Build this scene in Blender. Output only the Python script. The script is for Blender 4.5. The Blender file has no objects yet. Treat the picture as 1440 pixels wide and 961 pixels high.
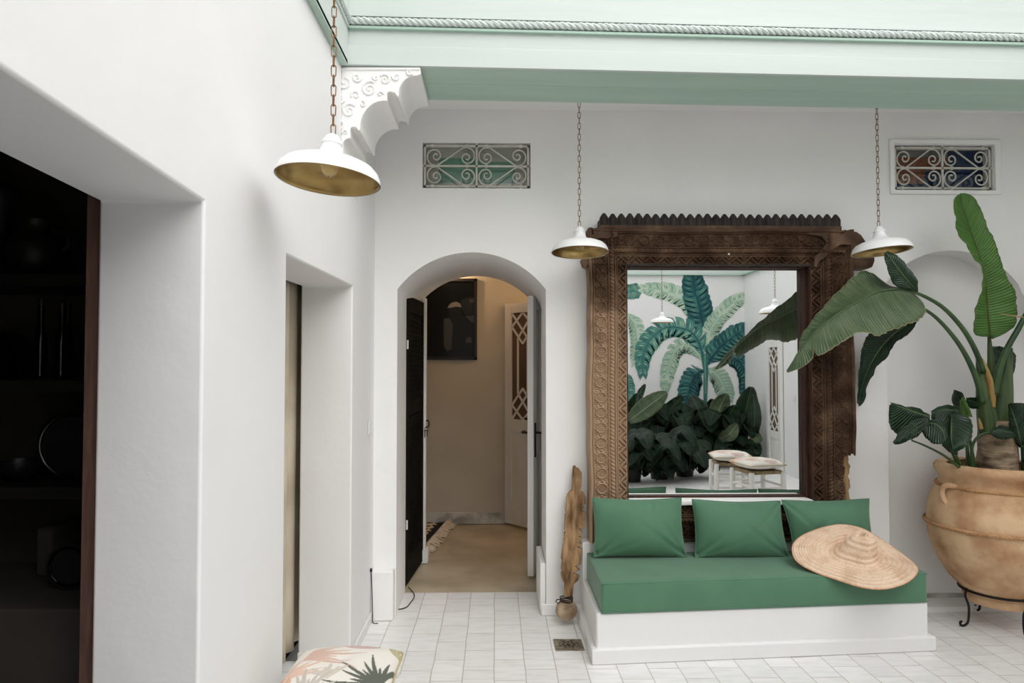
import bpy, bmesh, math, random
import numpy as np
from mathutils import Vector, Matrix
random.seed(7)
RNG = np.random.RandomState(5)
S = bpy.context.scene
COL = S.collection
# ------------------------------------------------------------------ camera, sky, exposure
EYE = Vector((0, 0, 1.5)); FOC = 1000.0
YAW = math.atan(0.023); PIT = math.atan(0.0295)
cd = bpy.data.cameras.new('camera'); cam = bpy.data.objects.new('camera', cd); COL.objects.link(cam)
cam.location = EYE; cam.rotation_euler = (math.pi/2 + PIT, 0, -YAW)
cd.sensor_width = 36; cd.lens = 25.0; cd.clip_start = 0.02
S.camera = cam
w = bpy.data.worlds.new('sky'); S.world = w; w.use_nodes = True
WN = w.node_tree; bg = WN.nodes['Background']
tc = WN.nodes.new('ShaderNodeTexCoord'); sp = WN.nodes.new('ShaderNodeSeparateXYZ'); cr = WN.nodes.new('ShaderNodeValToRGB')
WN.links.new(tc.outputs['Generated'], sp.inputs[0]); WN.links.new(sp.outputs['Z'], cr.inputs['Fac'])
cr.color_ramp.elements[0].color = (1.0, 0.985, 0.97, 1); cr.color_ramp.elements[1].color = (0.985, 0.985, 1.0, 1)
WN.links.new(cr.outputs[0], bg.inputs['Color']); bg.inputs['Strength'].default_value = 1.15
sd = bpy.data.lights.new('hazy_sun', 'SUN'); sd.energy = 1.25; sd.angle = math.radians(60); sd.color = (1, 0.99, 0.97)
so = bpy.data.objects.new('hazy_sun', sd); COL.objects.link(so); so.rotation_euler = (math.radians(47), 0, math.radians(36))
S.view_settings.view_transform = 'Standard'; S.view_settings.look = 'None'
S.view_settings.exposure = 0.56; S.view_settings.gamma = 1.0; S.view_settings.use_curve_mapping = False

_f = Vector((math.sin(YAW)*math.cos(PIT), math.cos(YAW)*math.cos(PIT), math.sin(PIT)))
_r = Vector((math.cos(YAW), -math.sin(YAW), 0)); _u = _r.cross(_f)
def at(px, py, Y=None, X=None, Z=None):
    """a place of the courtyard measured in the photograph at a known distance"""
    d = _f*FOC + _r*(px-720) + _u*(480.5-py)
    if Y is not None: t = (Y-EYE.y)/d.y
    elif X is not None: t = (X-EYE.x)/d.x
    else: t = (Z-EYE.z)/d.z
    return EYE + d*t
# main dimensions
LX, RX = -0.724, 3.9          # side walls
BY, OY = 4.26, -2.6           # back wall, opposite wall
TH = 4.69                     # threshold of the door
IY = 5.45                     # inner face of the back wall
HY = 6.67                     # far wall of the hallway
MY = 4.225                    # mirror glass
TOPZ = 3.45
def mr(px, py, Yv):           # something measured through the mirror
    p = at(px, py, Y=Yv); return Vector((p.x, 2*MY-Yv, p.z))

# ------------------------------------------------------------------ materials
def mat(name):
    m = bpy.data.materials.new(name); m.use_nodes = True
    nt = m.node_tree; b = nt.nodes['Principled BSDF']
    return m, nt, b
def N(nt, t, **k):
    n = nt.nodes.new(t)
    for a, v in k.items():
        if a in n.inputs: n.inputs[a].default_value = v
        else: setattr(n, a, v)
    return n
def srgb(r, g, b):
    f = lambda c: (c/255/12.92) if c/255 <= 0.04045 else ((c/255+0.055)/1.055)**2.4
    return (f(r), f(g), f(b), 1)
def ramp(nt, fac, stops):
    c = N(nt, 'ShaderNodeValToRGB'); e = c.color_ramp.elements
    e[0].position, e[0].color = stops[0]; e[1].position, e[1].color = stops[-1]
    for p, col in stops[1:-1]:
        x = e.new(p); x.color = col
    nt.links.new(fac, c.inputs['Fac']); return c.outputs['Color']
def noisy(name, c1, c2, scale=6, rough=0.8, bump=0.1, bscale=40, bdist=0.002, stretch=(1,1,1), metal=0, detail=5, spec=0.4, lo=.35, hi=.65):
    m, nt, b = mat(name)
    t = N(nt, 'ShaderNodeTexCoord'); mp = N(nt, 'ShaderNodeMapping'); mp.inputs['Scale'].default_value = stretch
    nt.links.new(t.outputs['Object'], mp.inputs['Vector'])
    n = N(nt, 'ShaderNodeTexNoise', Scale=scale, Detail=detail); nt.links.new(mp.outputs[0], n.inputs['Vector'])
    nt.links.new(ramp(nt, n.outputs['Fac'], [(lo, c1), (hi, c2)]), b.inputs['Base Color'])
    b.inputs['Roughness'].default_value = rough; b.inputs['Metallic'].default_value = metal
    b.inputs['Specular IOR Level'].default_value = spec
    if bump:
        n2 = N(nt, 'ShaderNodeTexNoise', Scale=bscale, Detail=6); nt.links.new(mp.outputs[0], n2.inputs['Vector'])
        bp = N(nt, 'ShaderNodeBump', Strength=bump, Distance=bdist); nt.links.new(n2.outputs['Fac'], bp.inputs['Height'])
        nt.links.new(bp.outputs[0], b.inputs['Normal'])
    return m
M = {}
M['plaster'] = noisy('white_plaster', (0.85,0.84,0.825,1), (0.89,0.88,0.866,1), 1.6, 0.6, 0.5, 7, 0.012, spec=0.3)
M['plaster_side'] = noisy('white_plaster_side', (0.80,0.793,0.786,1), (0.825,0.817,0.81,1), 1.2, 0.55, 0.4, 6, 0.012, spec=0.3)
M['hall'] = noisy('beige_plaster', srgb(190,184,172), srgb(200,194,182), 2, 0.8, 0.3, 8, 0.01)
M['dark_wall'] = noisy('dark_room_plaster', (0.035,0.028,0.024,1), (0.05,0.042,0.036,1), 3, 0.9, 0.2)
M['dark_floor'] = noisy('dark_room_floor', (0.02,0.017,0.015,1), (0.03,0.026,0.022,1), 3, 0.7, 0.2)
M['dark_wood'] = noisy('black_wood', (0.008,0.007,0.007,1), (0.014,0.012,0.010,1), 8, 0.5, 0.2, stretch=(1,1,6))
M['red_wood'] = noisy('red_brown_wood', (0.035,0.016,0.012,1), (0.065,0.030,0.021,1), 8, 0.6, 0.2, stretch=(6,6,1), spec=0.12)
M['marble'] = noisy('grey_marble', srgb(150,150,146), srgb(205,205,200), 7, 0.3, 0, detail=9, lo=.42, hi=.62)
M['skirt'] = noisy('white_marble_skirting', srgb(214,213,211), srgb(228,227,225), 5, 0.35, 0.1, detail=8)
M['concrete'] = noisy('polished_beige_concrete', srgb(168,153,126), srgb(203,189,163), 2.6, 0.33, 0.12, 20, detail=8)
M['mint'] = noisy('pale_mint_paint', (0.545,0.605,0.57,1), (0.59,0.645,0.61,1), 2.2, 0.5, 0.35, 9, 0.004, stretch=(0.35,0.35,3), lo=.3, hi=.7)
M['green'] = noisy('sage_green_paint', (0.40,0.55,0.465,1), (0.47,0.62,0.53,1), 3, 0.5, 0.3, 10, 0.004, stretch=(0.3,3,3), lo=.3, hi=.7)
M['enamel'] = noisy('white_enamel', (0.84,0.84,0.835,1), (0.87,0.87,0.865,1), 4, 0.28, 0.05)
M['white_paint'] = noisy('white_gloss_paint', (0.76,0.745,0.71,1), (0.82,0.805,0.775,1), 5, 0.4, 0.25, 15, stretch=(3,3,0.6))
M['iron_cream'] = noisy('cream_painted_iron', (0.55,0.53,0.47,1), (0.64,0.62,0.56,1), 20, 0.55, 0.2)
M['iron'] = noisy('dark_iron', (0.012,0.01,0.009,1), (0.03,0.024,0.02,1), 15, 0.5, 0.2, metal=0.6)
M['black'] = noisy('black_lacquer', (0.008,0.008,0.009,1), (0.013,0.013,0.013,1), 15, 0.4, 0.1)
M['chain'] = noisy('aged_brass_chain', (0.16,0.09,0.045,1), (0.30,0.17,0.09,1), 40, 0.4, 0.1, metal=0.8)
M['brass'] = noisy('brushed_brass', (0.30,0.20,0.075,1), (0.47,0.33,0.14,1), 9, 0.33, 0.15, 30, metal=1.0)
M['glass_bulb'] = None
M['fabric'] = None
M['plate'] = noisy('white_plastic', (0.75,0.75,0.74,1), (0.78,0.78,0.77,1), 3, 0.35, 0)
M['soil'] = noisy('potting_soil', (0.02,0.013,0.009,1), (0.05,0.034,0.022,1), 30, 0.95, 1.0, 60, 0.01)
M['terracotta'] = noisy('pale_terracotta', srgb(160,112,74), srgb(218,184,146), 4.0, 0.85, 0.9, 14, 0.008, detail=9, lo=.36, hi=.60)
M['terracotta_rope'] = noisy('terracotta_rope', srgb(158,115,78), srgb(198,156,112), 9, 0.9, 0.4)
M['old_wood'] = noisy('weathered_cracked_wood', srgb(96,70,46), srgb(186,150,110), 9, 0.9, 1.0, 26, 0.008, stretch=(3,3,0.7), detail=9)
M['ball'] = noisy('dry_gourd', srgb(132,108,84), srgb(206,184,156), 9, 0.85, 0.6, 20, 0.004)
M['cord'] = noisy('dark_leather_cord', (0.03,0.02,0.015,1), (0.06,0.04,0.03,1), 9, 0.8, 0.2)
M['tan_post'] = noisy('bare_tan_wood', srgb(120,94,64), srgb(170,140,100), 8, 0.85, 0.8, 25, 0.004, stretch=(3,3,0.6))
M['louvre'] = noisy('black_brown_painted_wood', (0.012,0.010,0.009,1), (0.020,0.017,0.014,1), 8, 0.9, 0.15, spec=0.05)
M['trunk'] = noisy('fibrous_trunk', srgb(96,80,64), srgb(176,154,128), 10, 0.9, 1.0, 30, 0.008, stretch=(1,1,2.5))

def m_floor():
    m, nt, b = mat('white_zellige_tiles')
    t = N(nt, 'ShaderNodeTexCoord'); sx = N(nt, 'ShaderNodeSeparateXYZ'); cx = N(nt, 'ShaderNodeCombineXYZ')
    nt.links.new(t.outputs['Object'], sx.inputs[0])
    nz = N(nt, 'ShaderNodeTexNoise', Scale=3.5, Detail=2)
    nt.links.new(t.outputs['Object'], nz.inputs['Vector'])
    w1 = N(nt, 'ShaderNodeMath', operation='MULTIPLY_ADD'); w1.inputs[1].default_value = 0.018
    nt.links.new(nz.outputs['Fac'], w1.inputs[0]); nt.links.new(sx.outputs['Y'], w1.inputs[2])
    w2 = N(nt, 'ShaderNodeMath', operation='MULTIPLY_ADD'); w2.inputs[1].default_value = 0.012
    nt.links.new(nz.outputs['Fac'], w2.inputs[0]); nt.links.new(sx.outputs['X'], w2.inputs[2])
    nt.links.new(w1.outputs[0], cx.inputs['X']); nt.links.new(w2.outputs[0], cx.inputs['Y'])
    br = N(nt, 'ShaderNodeTexBrick'); br.offset = 0.5; br.offset_frequency = 2
    nt.links.new(cx.outputs[0], br.inputs['Vector'])
    br.inputs['Scale'].default_value = 1; br.inputs['Brick Width'].default_value = 0.235; br.inputs['Row Height'].default_value = 0.151
    br.inputs['Mortar Size'].default_value = 0.0028; br.inputs['Mortar Smooth'].default_value = 0.3; br.inputs['Bias'].default_value = 0.0
    br.inputs['Color1'].default_value = (0.80,0.795,0.785,1); br.inputs['Color2'].default_value = (0.87,0.865,0.855,1)
    br.inputs['Mortar'].default_value = (0.56,0.50,0.45,1)
    n2 = N(nt, 'ShaderNodeTexNoise', Scale=9, Detail=7); mp = N(nt, 'ShaderNodeMapping'); mp.inputs['Scale'].default_value = (0.8,3.2,1)
    nt.links.new(t.outputs['Object'], mp.inputs[0]); nt.links.new(mp.outputs[0], n2.inputs['Vector'])
    mx = N(nt, 'ShaderNodeMixRGB', blend_type='MULTIPLY'); mx.inputs[0].default_value = 1
    nt.links.new(br.outputs['Color'], mx.inputs[1])
    nt.links.new(ramp(nt, n2.outputs['Fac'], [(0.3, (0.90,0.89,0.88,1)), (0.55, (1,1,1,1))]), mx.inputs[2])
    nt.links.new(mx.outputs[0], b.inputs['Base Color'])
    b.inputs['Roughness'].default_value = 0.34
    inv = N(nt, 'ShaderNodeMath', operation='MULTIPLY_ADD'); inv.inputs[1].default_value = -1.0
    nt.links.new(br.outputs['Fac'], inv.inputs[0]); n3 = N(nt, 'ShaderNodeTexNoise', Scale=7, Detail=3)
    nt.links.new(t.outputs['Object'], n3.inputs['Vector']); nt.links.new(n3.outputs['Fac'], inv.inputs[2])
    bp = N(nt, 'ShaderNodeBump', Strength=0.5, Distance=0.003); nt.links.new(inv.outputs[0], bp.inputs['Height'])
    nt.links.new(bp.outputs[0], b.inputs['Normal'])
    return m
M['floor'] = m_floor()
def m_fabric():
    m, nt, b = mat('green_canvas')
    t = N(nt, 'ShaderNodeTexCoord'); n = N(nt, 'ShaderNodeTexNoise', Scale=5, Detail=4); nt.links.new(t.outputs['Object'], n.inputs['Vector'])
    nt.links.new(ramp(nt, n.outputs['Fac'], [(0.3, (0.064,0.172,0.096,1)), (0.7, (0.080,0.200,0.115,1))]), b.inputs['Base Color'])
    b.inputs['Roughness'].default_value = 0.75; b.inputs['Sheen Weight'].default_value = 0.25
    n2 = N(nt, 'ShaderNodeTexNoise', Scale=700, Detail=1); nt.links.new(t.outputs['Object'], n2.inputs['Vector'])
    bp = N(nt, 'ShaderNodeBump', Strength=0.25, Distance=0.001); nt.links.new(n2.outputs['Fac'], bp.inputs['Height'])
    nt.links.new(bp.outputs[0], b.inputs['Normal']); return m
M['fabric'] = m_fabric()
def m_glass(name, col=(1,1,1,1), rough=0.0):
    m, nt, b = mat(name); b.inputs['Base Color'].default_value = col; b.inputs['Transmission Weight'].default_value = 1
    b.inputs['Roughness'].default_value = rough; b.inputs['IOR'].default_value = 1.45; return m
M['glass_bulb'] = m_glass('clear_bulb_glass')
M['dark_glass'] = m_glass('dark_bottle_glass', (0.02,0.03,0.02,1), 0.05)
def m_mirror():
    m, nt, b = mat('mirror_silver'); b.inputs['Base Color'].default_value = (0.90,0.915,0.905,1)
    b.inputs['Metallic'].default_value = 1; b.inputs['Roughness'].default_value = 0.012; return m
M['mirror'] = m_mirror()
def m_carved():
    m, nt, b = mat('carved_cedar')
    t = N(nt, 'ShaderNodeTexCoord'); g = N(nt, 'ShaderNodeNewGeometry'); sx = N(nt, 'ShaderNodeSeparateXYZ')
    nt.links.new(g.outputs['Position'], sx.inputs[0])
    # faded pale wood to the left and foot, dark oiled wood elsewhere
    mr_ = N(nt, 'ShaderNodeMapRange'); mr_.inputs['From Min'].default_value = 1.0; mr_.inputs['From Max'].default_value = 0.72
    nt.links.new(sx.outputs['X'], mr_.inputs['Value'])
    mz = N(nt, 'ShaderNodeMapRange'); mz.inputs['From Min'].default_value = 2.15; mz.inputs['From Max'].default_value = 1.5
    nt.links.new(sx.outputs['Z'], mz.inputs['Value'])
    mu = N(nt, 'ShaderNodeMath', operation='MULTIPLY'); nt.links.new(mr_.outputs[0], mu.inputs[0]); nt.links.new(mz.outputs[0], mu.inputs[1])
    n = N(nt, 'ShaderNodeTexNoise', Scale=7, Detail=8); nt.links.new(g.outputs['Position'], n.inputs['Vector'])
    ad = N(nt, 'ShaderNodeMath', operation='MULTIPLY_ADD'); ad.inputs[1].default_value = 0.62
    nt.links.new(mu.outputs[0], ad.inputs[0]); nt.links.new(n.outputs['Fac'], ad.inputs[2])
    nt.links.new(ramp(nt, ad.outputs[0], [(0.25, (0.028,0.014,0.008,1)), (0.5, (0.078,0.042,0.024,1)), (0.75, (0.18,0.112,0.066,1)), (0.98, (0.37,0.25,0.16,1))]), b.inputs['Base Color'])
    b.inputs['Roughness'].default_value = 0.6; b.inputs['Specular IOR Level'].default_value = 0.2
    n2 = N(nt, 'ShaderNodeTexNoise', Scale=90, Detail=5); nt.links.new(g.outputs['Position'], n2.inputs['Vector'])
    bp = N(nt, 'ShaderNodeBump', Strength=0.5, Distance=0.002); nt.links.new(n2.outputs['Fac'], bp.inputs['Height'])
    nt.links.new(bp.outputs[0], b.inputs['Normal']); return m
M['carved'] = m_carved()
M['crest'] = noisy('blackened_wood', (0.010,0.008,0.007,1), (0.030,0.022,0.017,1), 12, 0.7, 0.5)
def m_straw():
    m, nt, b = mat('woven_straw')
    uv = N(nt, 'ShaderNodeUVMap'); sx = N(nt, 'ShaderNodeSeparateXYZ'); nt.links.new(uv.outputs[0], sx.inputs[0])
    n = N(nt, 'ShaderNodeTexNoise', Scale=14, Detail=6); t = N(nt, 'ShaderNodeTexCoord'); nt.links.new(t.outputs['Object'], n.inputs['Vector'])
    n3 = N(nt, 'ShaderNodeTexNoise', Scale=160, Detail=3); nt.links.new(t.outputs['Object'], n3.inputs['Vector'])
    mx = N(nt, 'ShaderNodeMixRGB', blend_type='MULTIPLY'); mx.inputs[0].default_value = 0.8
    nt.links.new(ramp(nt, n.outputs['Fac'], [(0.30, srgb(220,184,154)), (0.55, srgb(240,212,186))]), mx.inputs[1])
    nt.links.new(ramp(nt, n3.outputs['Fac'], [(0.3, (0.82,0.76,0.68,1)), (0.55, (1,1,1,1))]), mx.inputs[2])
    nt.links.new(mx.outputs[0], b.inputs['Base Color']); b.inputs['Roughness'].default_value = 0.8
    wv = N(nt, 'ShaderNodeMath', operation='SINE'); ml = N(nt, 'ShaderNodeMath', operation='MULTIPLY'); ml.inputs[1].default_value = 2*math.pi*24
    nt.links.new(sx.outputs['X'], ml.inputs[0]); nt.links.new(ml.outputs[0], wv.inputs[0])
    ad = N(nt, 'ShaderNodeMath', operation='MULTIPLY_ADD'); ad.inputs[1].default_value = 1.0
    nt.links.new(n3.outputs['Fac'], ad.inputs[0]); nt.links.new(wv.outputs[0], ad.inputs[2])
    bp = N(nt, 'ShaderNodeBump', Strength=0.7, Distance=0.0022); nt.links.new(ad.outputs[0], bp.inputs['Height'])
    nt.links.new(bp.outputs[0], b.inputs['Normal']); return m
M['straw'] = m_straw()
def m_leaf(name, dark, light, rib, rough=0.35, edge=(0.10,0.12,0.04,1), spec=0.35):
    m, nt, b = mat(name)
    uv = N(nt, 'ShaderNodeUVMap'); sx = N(nt, 'ShaderNodeSeparateXYZ'); nt.links.new(uv.outputs[0], sx.inputs[0])
    # u = -1..1 across (stored 0..1), v along in metres
    a = N(nt, 'ShaderNodeMath', operation='SUBTRACT'); a.inputs[1].default_value = 0.5; nt.links.new(sx.outputs['X'], a.inputs[0])
    ab = N(nt, 'ShaderNodeMath', operation='ABSOLUTE'); nt.links.new(a.outputs[0], ab.inputs[0])
    v2 = N(nt, 'ShaderNodeMath', operation='MULTIPLY_ADD'); v2.inputs[1].default_value = -0.12; nt.links.new(ab.outputs[0], v2.inputs[0]); nt.links.new(sx.outputs['Y'], v2.inputs[2])
    s1 = N(nt, 'ShaderNodeMath', operation='MULTIPLY'); s1.inputs[1].default_value = 420; nt.links.new(v2.outputs[0], s1.inputs[0])
    sn = N(nt, 'ShaderNodeMath', operation='SINE'); nt.links.new(s1.outputs[0], sn.inputs[0])
    t = N(nt, 'ShaderNodeTexCoord'); n = N(nt, 'ShaderNodeTexNoise', Scale=7, Detail=5); nt.links.new(t.outputs['Object'], n.inputs['Vector'])
    cv = N(nt, 'ShaderNodeCombineXYZ'); v3 = N(nt, 'ShaderNodeMath', operation='MULTIPLY'); v3.inputs[1].default_value = 60; nt.links.new(v2.outputs[0], v3.inputs[0])
    nt.links.new(v3.outputs[0], cv.inputs['X']); nt.links.new(ab.outputs[0], cv.inputs['Y'])
    n4 = N(nt, 'ShaderNodeTexNoise', Scale=1.3, Detail=3); nt.links.new(cv.outputs[0], n4.inputs['Vector'])
    av = N(nt, 'ShaderNodeMath', operation='ADD'); nt.links.new(n.outputs['Fac'], av.inputs[0]); nt.links.new(n4.outputs['Fac'], av.inputs[1])
    hv = N(nt, 'ShaderNodeMath', operation='MULTIPLY'); hv.inputs[1].default_value = 0.5; nt.links.new(av.outputs[0], hv.inputs[0])
    base = ramp(nt, hv.outputs[0], [(0.35, dark), (0.62, light)])
    mk = N(nt, 'ShaderNodeMapRange'); mk.inputs['From Min'].default_value = 0.022; mk.inputs['From Max'].default_value = 0.008
    nt.links.new(ab.outputs[0], mk.inputs['Value'])
    mx = N(nt, 'ShaderNodeMixRGB'); nt.links.new(mk.outputs[0], mx.inputs[0]); nt.links.new(base, mx.inputs[1]); mx.inputs[2].default_value = rib
    ek = N(nt, 'ShaderNodeMapRange'); ek.inputs['From Min'].default_value = 0.484; ek.inputs['From Max'].default_value = 0.497; nt.links.new(ab.outputs[0], ek.inputs['Value'])
    mx0 = mx; mx = N(nt, 'ShaderNodeMixRGB'); nt.links.new(ek.outputs[0], mx.inputs[0]); nt.links.new(mx0.outputs[0], mx.inputs[1]); mx.inputs[2].default_value = edge
    nt.links.new(mx.outputs[0], b.inputs['Base Color']); b.inputs['Roughness'].default_value = rough; b.inputs['Specular IOR Level'].default_value = spec
    bp = N(nt, 'ShaderNodeBump', Strength=0.8, Distance=0.0018); nt.links.new(sn.outputs[0], bp.inputs['Height'])
    nt.links.new(bp.outputs[0], b.inputs['Normal'])
    tr = N(nt, 'ShaderNodeBsdfTranslucent'); nt.links.new(mx.outputs[0], tr.inputs['Color'])
    ms = N(nt, 'ShaderNodeMixShader'); ms.inputs[0].default_value = 0.24
    out = nt.nodes['Material Output']; nt.links.new(b.outputs[0], ms.inputs[1]); nt.links.new(tr.outputs[0], ms.inputs[2]); nt.links.new(ms.outputs[0], out.inputs['Surface'])
    return m
M['leaf_pale'] = m_leaf('silvery_green_leaf', (0.042,0.085,0.034,1), (0.135,0.180,0.095,1), (0.42,0.44,0.28,1), 0.36, (0.38,0.33,0.18,1))
M['leaf_fresh'] = m_leaf('fresh_green_leaf', (0.060,0.150,0.026,1), (0.105,0.225,0.045,1), (0.19,0.32,0.10,1), 0.4)
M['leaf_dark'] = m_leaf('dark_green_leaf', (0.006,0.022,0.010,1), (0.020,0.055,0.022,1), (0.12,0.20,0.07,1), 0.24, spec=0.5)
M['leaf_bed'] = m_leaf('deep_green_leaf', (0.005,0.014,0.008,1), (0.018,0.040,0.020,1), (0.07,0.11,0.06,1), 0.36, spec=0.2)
M['stalk'] = noisy('green_stalk', (0.018,0.050,0.016,1), (0.045,0.095,0.028,1), 9, 0.4, 0.1)
M['sheath'] = noisy('ribbed_green_sheath', (0.018,0.042,0.014,1), (0.070,0.105,0.030,1), 7, 0.45, 0.4, 20, 0.003, stretch=(4,4,0.6))
M['sheath_orange'] = noisy('drying_orange_sheath', (0.24,0.10,0.035,1), (0.33,0.24,0.07,1), 9, 0.6, 0.3, stretch=(3,3,0.7))
def flat(name, c, rough=0.7, spec=0.2):
    m, nt, b = mat(name); b.inputs['Base Color'].default_value = c; b.inputs['Roughness'].default_value = rough
    b.inputs['Specular IOR Level'].default_value = spec; return m

# ------------------------------------------------------------------ mesh helpers
class MB:
    def __init__(s): s.v = []; s.f = []; s.mi = []; s.uv = []; s.cur = 0
    def add(s, vs, fs, uvs=None):
        o = len(s.v); s.v += [tuple(p) for p in vs]
        for k, f in enumerate(fs):
            s.f.append([i+o for i in f]); s.mi.append(s.cur)
            s.uv.append([uvs[i] for i in f] if uvs is not None else [(0,0)]*len(f))
    def box(s, a, b):
        x0,y0,z0 = [min(p,q) for p,q in zip(a,b)]; x1,y1,z1 = [max(p,q) for p,q in zip(a,b)]
        s.add([(x0,y0,z0),(x1,y0,z0),(x1,y1,z0),(x0,y1,z0),(x0,y0,z1),(x1,y0,z1),(x1,y1,z1),(x0,y1,z1)],
              [(0,3,2,1),(4,5,6,7),(0,1,5,4),(1,2,6,5),(2,3,7,6),(3,0,4,7)])
    def hexa(s, p):   # 8 corners: bottom 4 then top 4
        s.add(p, [(0,3,2,1),(4,5,6,7),(0,1,5,4),(1,2,6,5),(2,3,7,6),(3,0,4,7)])
    def prism(s, poly, d):   # poly of 3D points, extruded along vector d
        n = len(poly); d = Vector(d); p = [Vector(q) for q in poly]
        s.add(p+[q+d for q in p], [tuple(range(n))[::-1], tuple(range(n,2*n))]+[(i,(i+1)%n,n+(i+1)%n,n+i) for i in range(n)])
    def tube(s, pts, r, n=8, closed=False, cap=True, flatn=None):
        pts = [Vector(p) for p in pts]; m = len(pts)
        rs = r if hasattr(r, '__len__') else [r]*m
        vs = []; prev = None
        for i, p in enumerate(pts):
            if closed: t = pts[(i+1)%m]-pts[(i-1)%m]
            else: t = pts[min(i+1,m-1)]-pts[max(i-1,0)]
            if t.length < 1e-9: t = Vector((0,0,1))
            t.normalize()
            if prev is None:
                a = Vector((0,0,1)) if abs(t.z) < 0.9 else Vector((1,0,0)); nrm = t.cross(a).normalized()
            else:
                nrm = prev - t*prev.dot(t)
                nrm = nrm.normalized() if nrm.length > 1e-6 else t.orthogonal().normalized()
            prev = nrm; bn = t.cross(nrm)
            for k in range(n):
                a = 2*math.pi*k/n; vs.append(p + nrm*math.cos(a)*rs[i] + bn*math.sin(a)*rs[i])
        fs = []; rg = m if closed else m-1
        for i in range(rg):
            for k in range(n):
                a = i*n+k; b2 = i*n+(k+1)%n; c = ((i+1)%m)*n+(k+1)%n; d = ((i+1)%m)*n+k
                fs.append((a,b2,c,d))
        if cap and not closed: fs += [tuple(range(n))[::-1], tuple(range((m-1)*n, m*n))]
        s.add(vs, fs)
    def lathe(s, prof, c=(0,0,0), n=48, close=False):
        vs = []; c = Vector(c)
        for r, z in prof:
            for k in range(n):
                a = 2*math.pi*k/n; vs.append(c+Vector((r*math.cos(a), r*math.sin(a), z)))
        fs = []
        m = len(prof)
        for i in range(m-1 + (1 if close else 0)):
            j = (i+1) % m
            for k in range(n): fs.append((i*n+k, i*n+(k+1)%n, j*n+(k+1)%n, j*n+k))
        s.add(vs, fs)
    def grid(s, P, uvf=None, flip=False):   # P[i][j] points
        a = len(P); b = len(P[0]); vs = [q for row in P for q in row]
        fs = [((i*b+j),(i*b+j+1),((i+1)*b+j+1),((i+1)*b+j)) for i in range(a-1) for j in range(b-1)]
        if flip: fs = [f[::-1] for f in fs]
        uv = None
        if uvf: uv = [uvf(i/(a-1), j/(b-1)) for i in range(a) for j in range(b)]
        s.add(vs, fs, uv)
    def build(s, name, mats, parent=None, smooth=None, bevel=0, seg=2, solid=0, recalc=True, xf=None):
        me = bpy.data.meshes.new(name)
        me.from_pydata([tuple(v) for v in s.v], [], s.f)
        if not isinstance(mats, (list, tuple)): mats = [mats]
        for m_ in mats: me.materials.append(m_)
        me.polygons.foreach_set('material_index', s.mi)
        ul = me.uv_layers.new(name='UVMap')
        ul.data.foreach_set('uv', [c for f in s.uv for q in f for c in q])
        if recalc:
            bm = bmesh.new(); bm.from_mesh(me); bmesh.ops.recalc_face_normals(bm, faces=bm.faces[:]); bm.to_mesh(me); bm.free()
        return link(name, me, parent, smooth, bevel, seg, solid, xf)
def link(name, me, parent=None, smooth=None, bevel=0, seg=2, solid=0, xf=None):
    if smooth is not None:
        me.polygons.foreach_set('use_smooth', [True]*len(me.polygons))
        if smooth < 180: me.set_sharp_from_angle(angle=math.radians(smooth))
    o = bpy.data.objects.new(name, me); COL.objects.link(o)
    if parent is not None:
        o.parent = parent
        o.matrix_parent_inverse = world_of(parent).inverted() if xf is None else Matrix.Identity(4)
    if bevel:
        b = o.modifiers.new('bevel', 'BEVEL'); b.width = bevel; b.segments = seg; b.limit_method = 'ANGLE'; b.angle_limit = math.radians(40)
        if smooth is None:
            me.polygons.foreach_set('use_smooth', [True]*len(me.polygons)); b.harden_normals = True
    if solid:
        q = o.modifiers.new('thickness', 'SOLIDIFY'); q.thickness = solid; q.offset = 0
    return o
def world_of(o):
    m = Matrix.LocRotScale(o.location, o.rotation_euler, o.scale)
    if o.parent: return world_of(o.parent) @ o.matrix_parent_inverse @ m
    return m
def tag(o, label, cat, group=None, kind=None):
    o['label'] = label; o['category'] = cat
    if group: o['group'] = group
    if kind: o['kind'] = kind
    return o
def struct(o): o['kind'] = 'structure'; return o
def thing(name, loc, label, cat, group=None, rot=(0,0,0)):
    o = bpy.data.objects.new(name, None); COL.objects.link(o); o.location = loc; o.rotation_euler = rot; o.empty_display_size = 0.05
    return tag(o, label, cat, group)
def copy_tree(o, parent=None):
    c = o.copy(); COL.objects.link(c)
    if parent is not None: c.parent = parent
    for ch in [x for x in bpy.data.objects if x.parent == o]: copy_tree(ch, c)
    return c
def catmull(P, n=8, closed=False):
    P = [Vector(p) for p in P]; out = []; m = len(P)
    rng = m if closed else m-1
    for i in range(rng):
        if closed: a,b,c,d = P[(i-1)%m],P[i],P[(i+1)%m],P[(i+2)%m]
        else: a,b,c,d = P[max(i-1,0)],P[i],P[i+1],P[min(i+2,m-1)]
        for k in range(n):
            t = k/n; out.append(0.5*((2*b)+(c-a)*t+(2*a-5*b+4*c-d)*t*t+(3*b-a-3*c+d)*t**3))
    if not closed: out.append(P[-1])
    return out
def resample(P, n):
    P = [Vector(p) for p in P]; L = [0]
    for a, b in zip(P, P[1:]): L.append(L[-1]+(b-a).length)
    out = []; j = 0
    for i in range(n):
        s = L[-1]*i/(n-1)
        while j < len(P)-2 and L[j+1] < s: j += 1
        d = L[j+1]-L[j]; t = (s-L[j])/d if d > 1e-9 else 0
        out.append(P[j].lerp(P[j+1], min(max(t,0),1)))
    return out
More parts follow.
